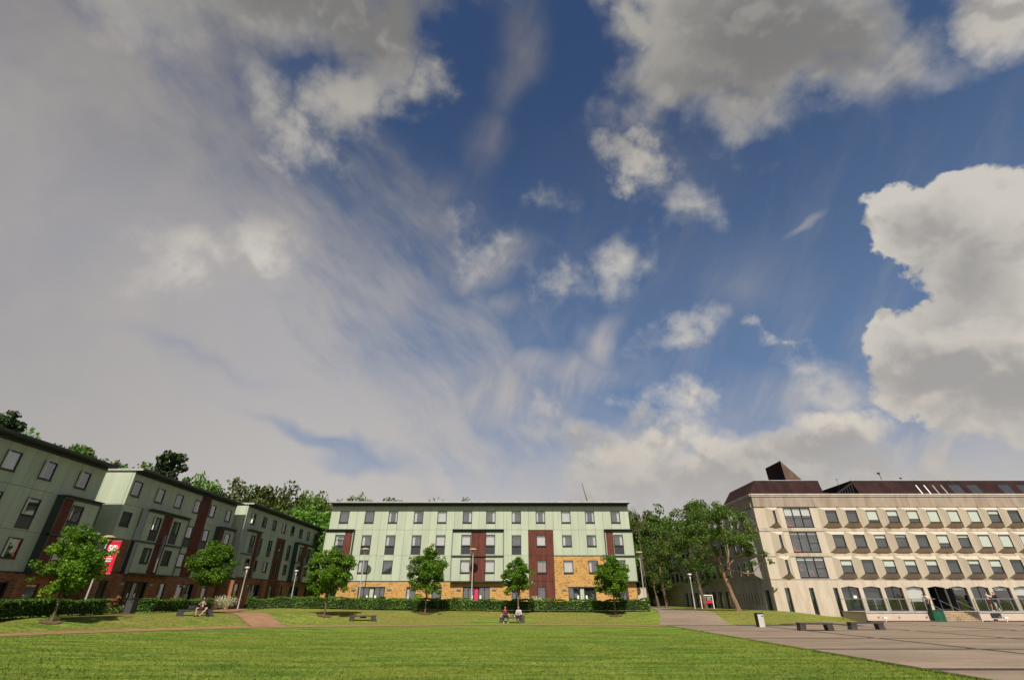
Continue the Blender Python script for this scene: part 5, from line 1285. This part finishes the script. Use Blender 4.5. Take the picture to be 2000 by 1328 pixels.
K = dict(maroon=cloth('maroon_knit', (.16, .022, .035)), darkjean=cloth('dark_jeans', (.018, .024, .045)), grey=cloth('pale_grey_jacket', (.52, .52, .55)), blackc=cloth('black_cotton', (.016, .017, .022)), whitec=cloth('white_cotton', (.72, .70, .68)),
         redhair=mat('red_hair', (.19, .035, .018), .6), dkhair=mat('dark_brown_hair', (.025, .014, .012), .5), scarf=cloth('pale_patterned_scarf', (.42, .46, .50)), khaki=cloth('dark_grey_shorts', (.07, .05, .05)), coral=cloth('coral_cap', (.55, .08, .05)), tan=cloth('tan_skin_top', (.62, .42, .28)), redt=cloth('red_shirt', (.55, .03, .04)))
def sit(lean=0., spread=.12, knee=.45, feet=.5, arms='lap', twist=0):
    J = dict(pelvis=(0, .0, .10), chest=(0, -.02-lean*.6, .44), neck=(0, -.03-lean*.9, .60), head=(0, -.06-lean*1.15, .74))
    for s_, q in (('l', -1), ('r', 1)):
        J['sh'+s_] = (q*.18, -.02-lean*.75, .52); J['hp'+s_] = (q*.09, -.06, .08); J['kn'+s_] = (q*(.09+spread), -knee, .10); J['an'+s_] = (q*(.09+spread*.9), -feet, -.36); J['to'+s_] = (q*(.10+spread), -feet-.15, -.42)
        if arms == 'lap': J['el'+s_] = (q*.25, -.10-lean*.5, .26); J['wr'+s_] = (q*.12, -.32-lean*.3, .20)
        elif arms == 'knees': J['el'+s_] = (q*.27, -.22-lean*.5, .25); J['wr'+s_] = (q*.14, -.40, .26)
        elif arms == 'bench': J['el'+s_] = (q*.30, .04, .28); J['wr'+s_] = (q*.40, -.02, .06)
        elif arms == 'face': J['el'+s_] = (q*.26, -.24-lean, .32); J['wr'+s_] = (q*.07, -.30-lean, .50)
    return J
zb1 = H(-23.6, 41.1)+.45
J = sit(.12, .22, .45, .50, 'face'); J['knl'] = (-.30, -.40, .12); J['anl'] = (-.24, -.42, -.36); J['tol'] = (-.26, -.56, -.42); J['knr'] = (.42, -.36, .12); J['anr'] = (.10, -.62, -.36); J['tor'] = (.06, -.76, -.42)
p1 = person((-23.62, 41.42, zb1), R(12), J, 'person in shorts and pale scarf with hands to the face, sitting on the left bench', K['blackc'], K['khaki'], K['dkhair'], M['black'], .05, .5, .3)
link('scarf', skin_mesh('scarf', [(-.06,-.16,.52),(.0,-.21,.46),(.03,-.24,.30),(.05,-.27,.16)], [(0,1),(1,2),(2,3)], [.07,.085,.07,.045], K['scarf']), p1)
zb3 = H(0, 48.6)+.45
J = sit(.04, .10, .44, .55, 'bench'); J['face'] = (.35, -.94, 0)
person((-.62, 48.88, zb3), R(8), J, 'person with long red hair and maroon top, sitting left on the middle bench', K['maroon'], K['darkjean'], K['redhair'], K['whitec'], .16, .6, 1.)
J = sit(.10, .03, .42, .44, 'lap'); J['face'] = (-.55, -.83, -.05)
person((.62, 48.86, zb3), R(-8), J, 'person in pale grey jacket and jeans with long dark hair, right on the middle bench', K['grey'], K['darkjean'], K['dkhair'], M['black'], .18, 1., 1.)
def stand(stride=.0, bend=0.):
    J = dict(pelvis=(0, 0, .95), chest=(0, -bend*.5, 1.30-bend*.10), neck=(0, -bend*.9, 1.48-bend*.25), head=(0, -.03-bend*1.2, 1.62-bend*.35))
    for s_, q in (('l', -1), ('r', 1)):
        J['sh'+s_] = (q*.19, -bend*.75, 1.40-bend*.2); J['el'+s_] = (q*.26, -bend*.6-.02, 1.12-bend*.2); J['wr'+s_] = (q*.24, -.14-bend*.6, .90-bend*.1)
        J['hp'+s_] = (q*.09, 0, .92); J['kn'+s_] = (q*.10, -.03-q*stride*.4, .50); J['an'+s_] = (q*.10, .02-q*stride, .08); J['to'+s_] = (q*.11, -.14-q*stride, .035)
    return J
J = stand(.12, .55); J['wrl'] = (-.15, -.45, .75); J['wrr'] = (.15, -.45, .75)
person((42.3, 54.75, TZ), R(-60), J, 'person in a white shirt bending forward at the top of the steps', K['whitec'], K['blackc'], K['dkhair'], M['black'], 0, .5, 1.)
J = stand(.02); J['elr'] = (.30, -.2, 1.22); J['wrr'] = (.08, -.36, 1.34); J['ell'] = (-.30, -.2, 1.22); J['wrl'] = (-.08, -.36, 1.36)
person((48.0, 54.2, TZ), R(75), J, 'person in white shirt and dark red shorts standing on the terrace behind the balustrade', K['whitec'], K['maroon'], K['dkhair'], M['white'], .0, .5, .3)
J = stand(.22)
p5 = person((49.1, 54.6, TZ), R(80), J, 'person in dark clothes with a coral cap and black backpack walking on the terrace', K['blackc'], K['darkjean'], K['coral'], M['black'], .0, .5, 1.)
b = MB(); b.hexa([(-.15,.12,1.0),(.15,.12,1.0),(.15,.30,1.0),(-.15,.30,1.0),(-.14,.10,1.44),(.14,.10,1.44),(.12,.24,1.42),(-.12,.24,1.42)]); b.build('backpack', M['black'], p5)
J = sit(.15, .1, .4, .4, 'knees')
zw = 3.98+.10
person((31.3, 56.75, zw+.32), R(15), J, 'person in a red shirt behind the lowest wide window, left pane', K['redt'], K['darkjean'], K['dkhair'], M['black'], .0, .5, 1.)
J = sit(.05, .1, .4, .4, 'knees')
person((32.15, 56.75, zw+.32), R(5), J, 'person in a tan top and pale hat behind the lowest wide window, middle pane', K['tan'], K['whitec'], K['whitec'], M['black'], .0, .5, .3)
b = MB(); b.box(0,.55,0,.5,0,.45); b.hexa([(0,.5,.0),(.55,.5,0),(.55,.62,0),(0,.62,0),(0,.5,.95),(.55,.5,.95),(.5,.6,1.0),(.05,.6,1.0)]); tag(link('red_chair', b.mesh('red_chair', M['red']), None, TL(33.0, 56.7, 3.95)), 'red chair behind the right pane of the lowest wide window', 'chair')
b = MB(); b.box(30.75, 32.7, 56.62, 57.1, 3.93, 4.36); tag(link('window_seat', b.mesh('window_seat', M['inside'])), 'dark window seat under the two people in the lowest wide window', 'seat')
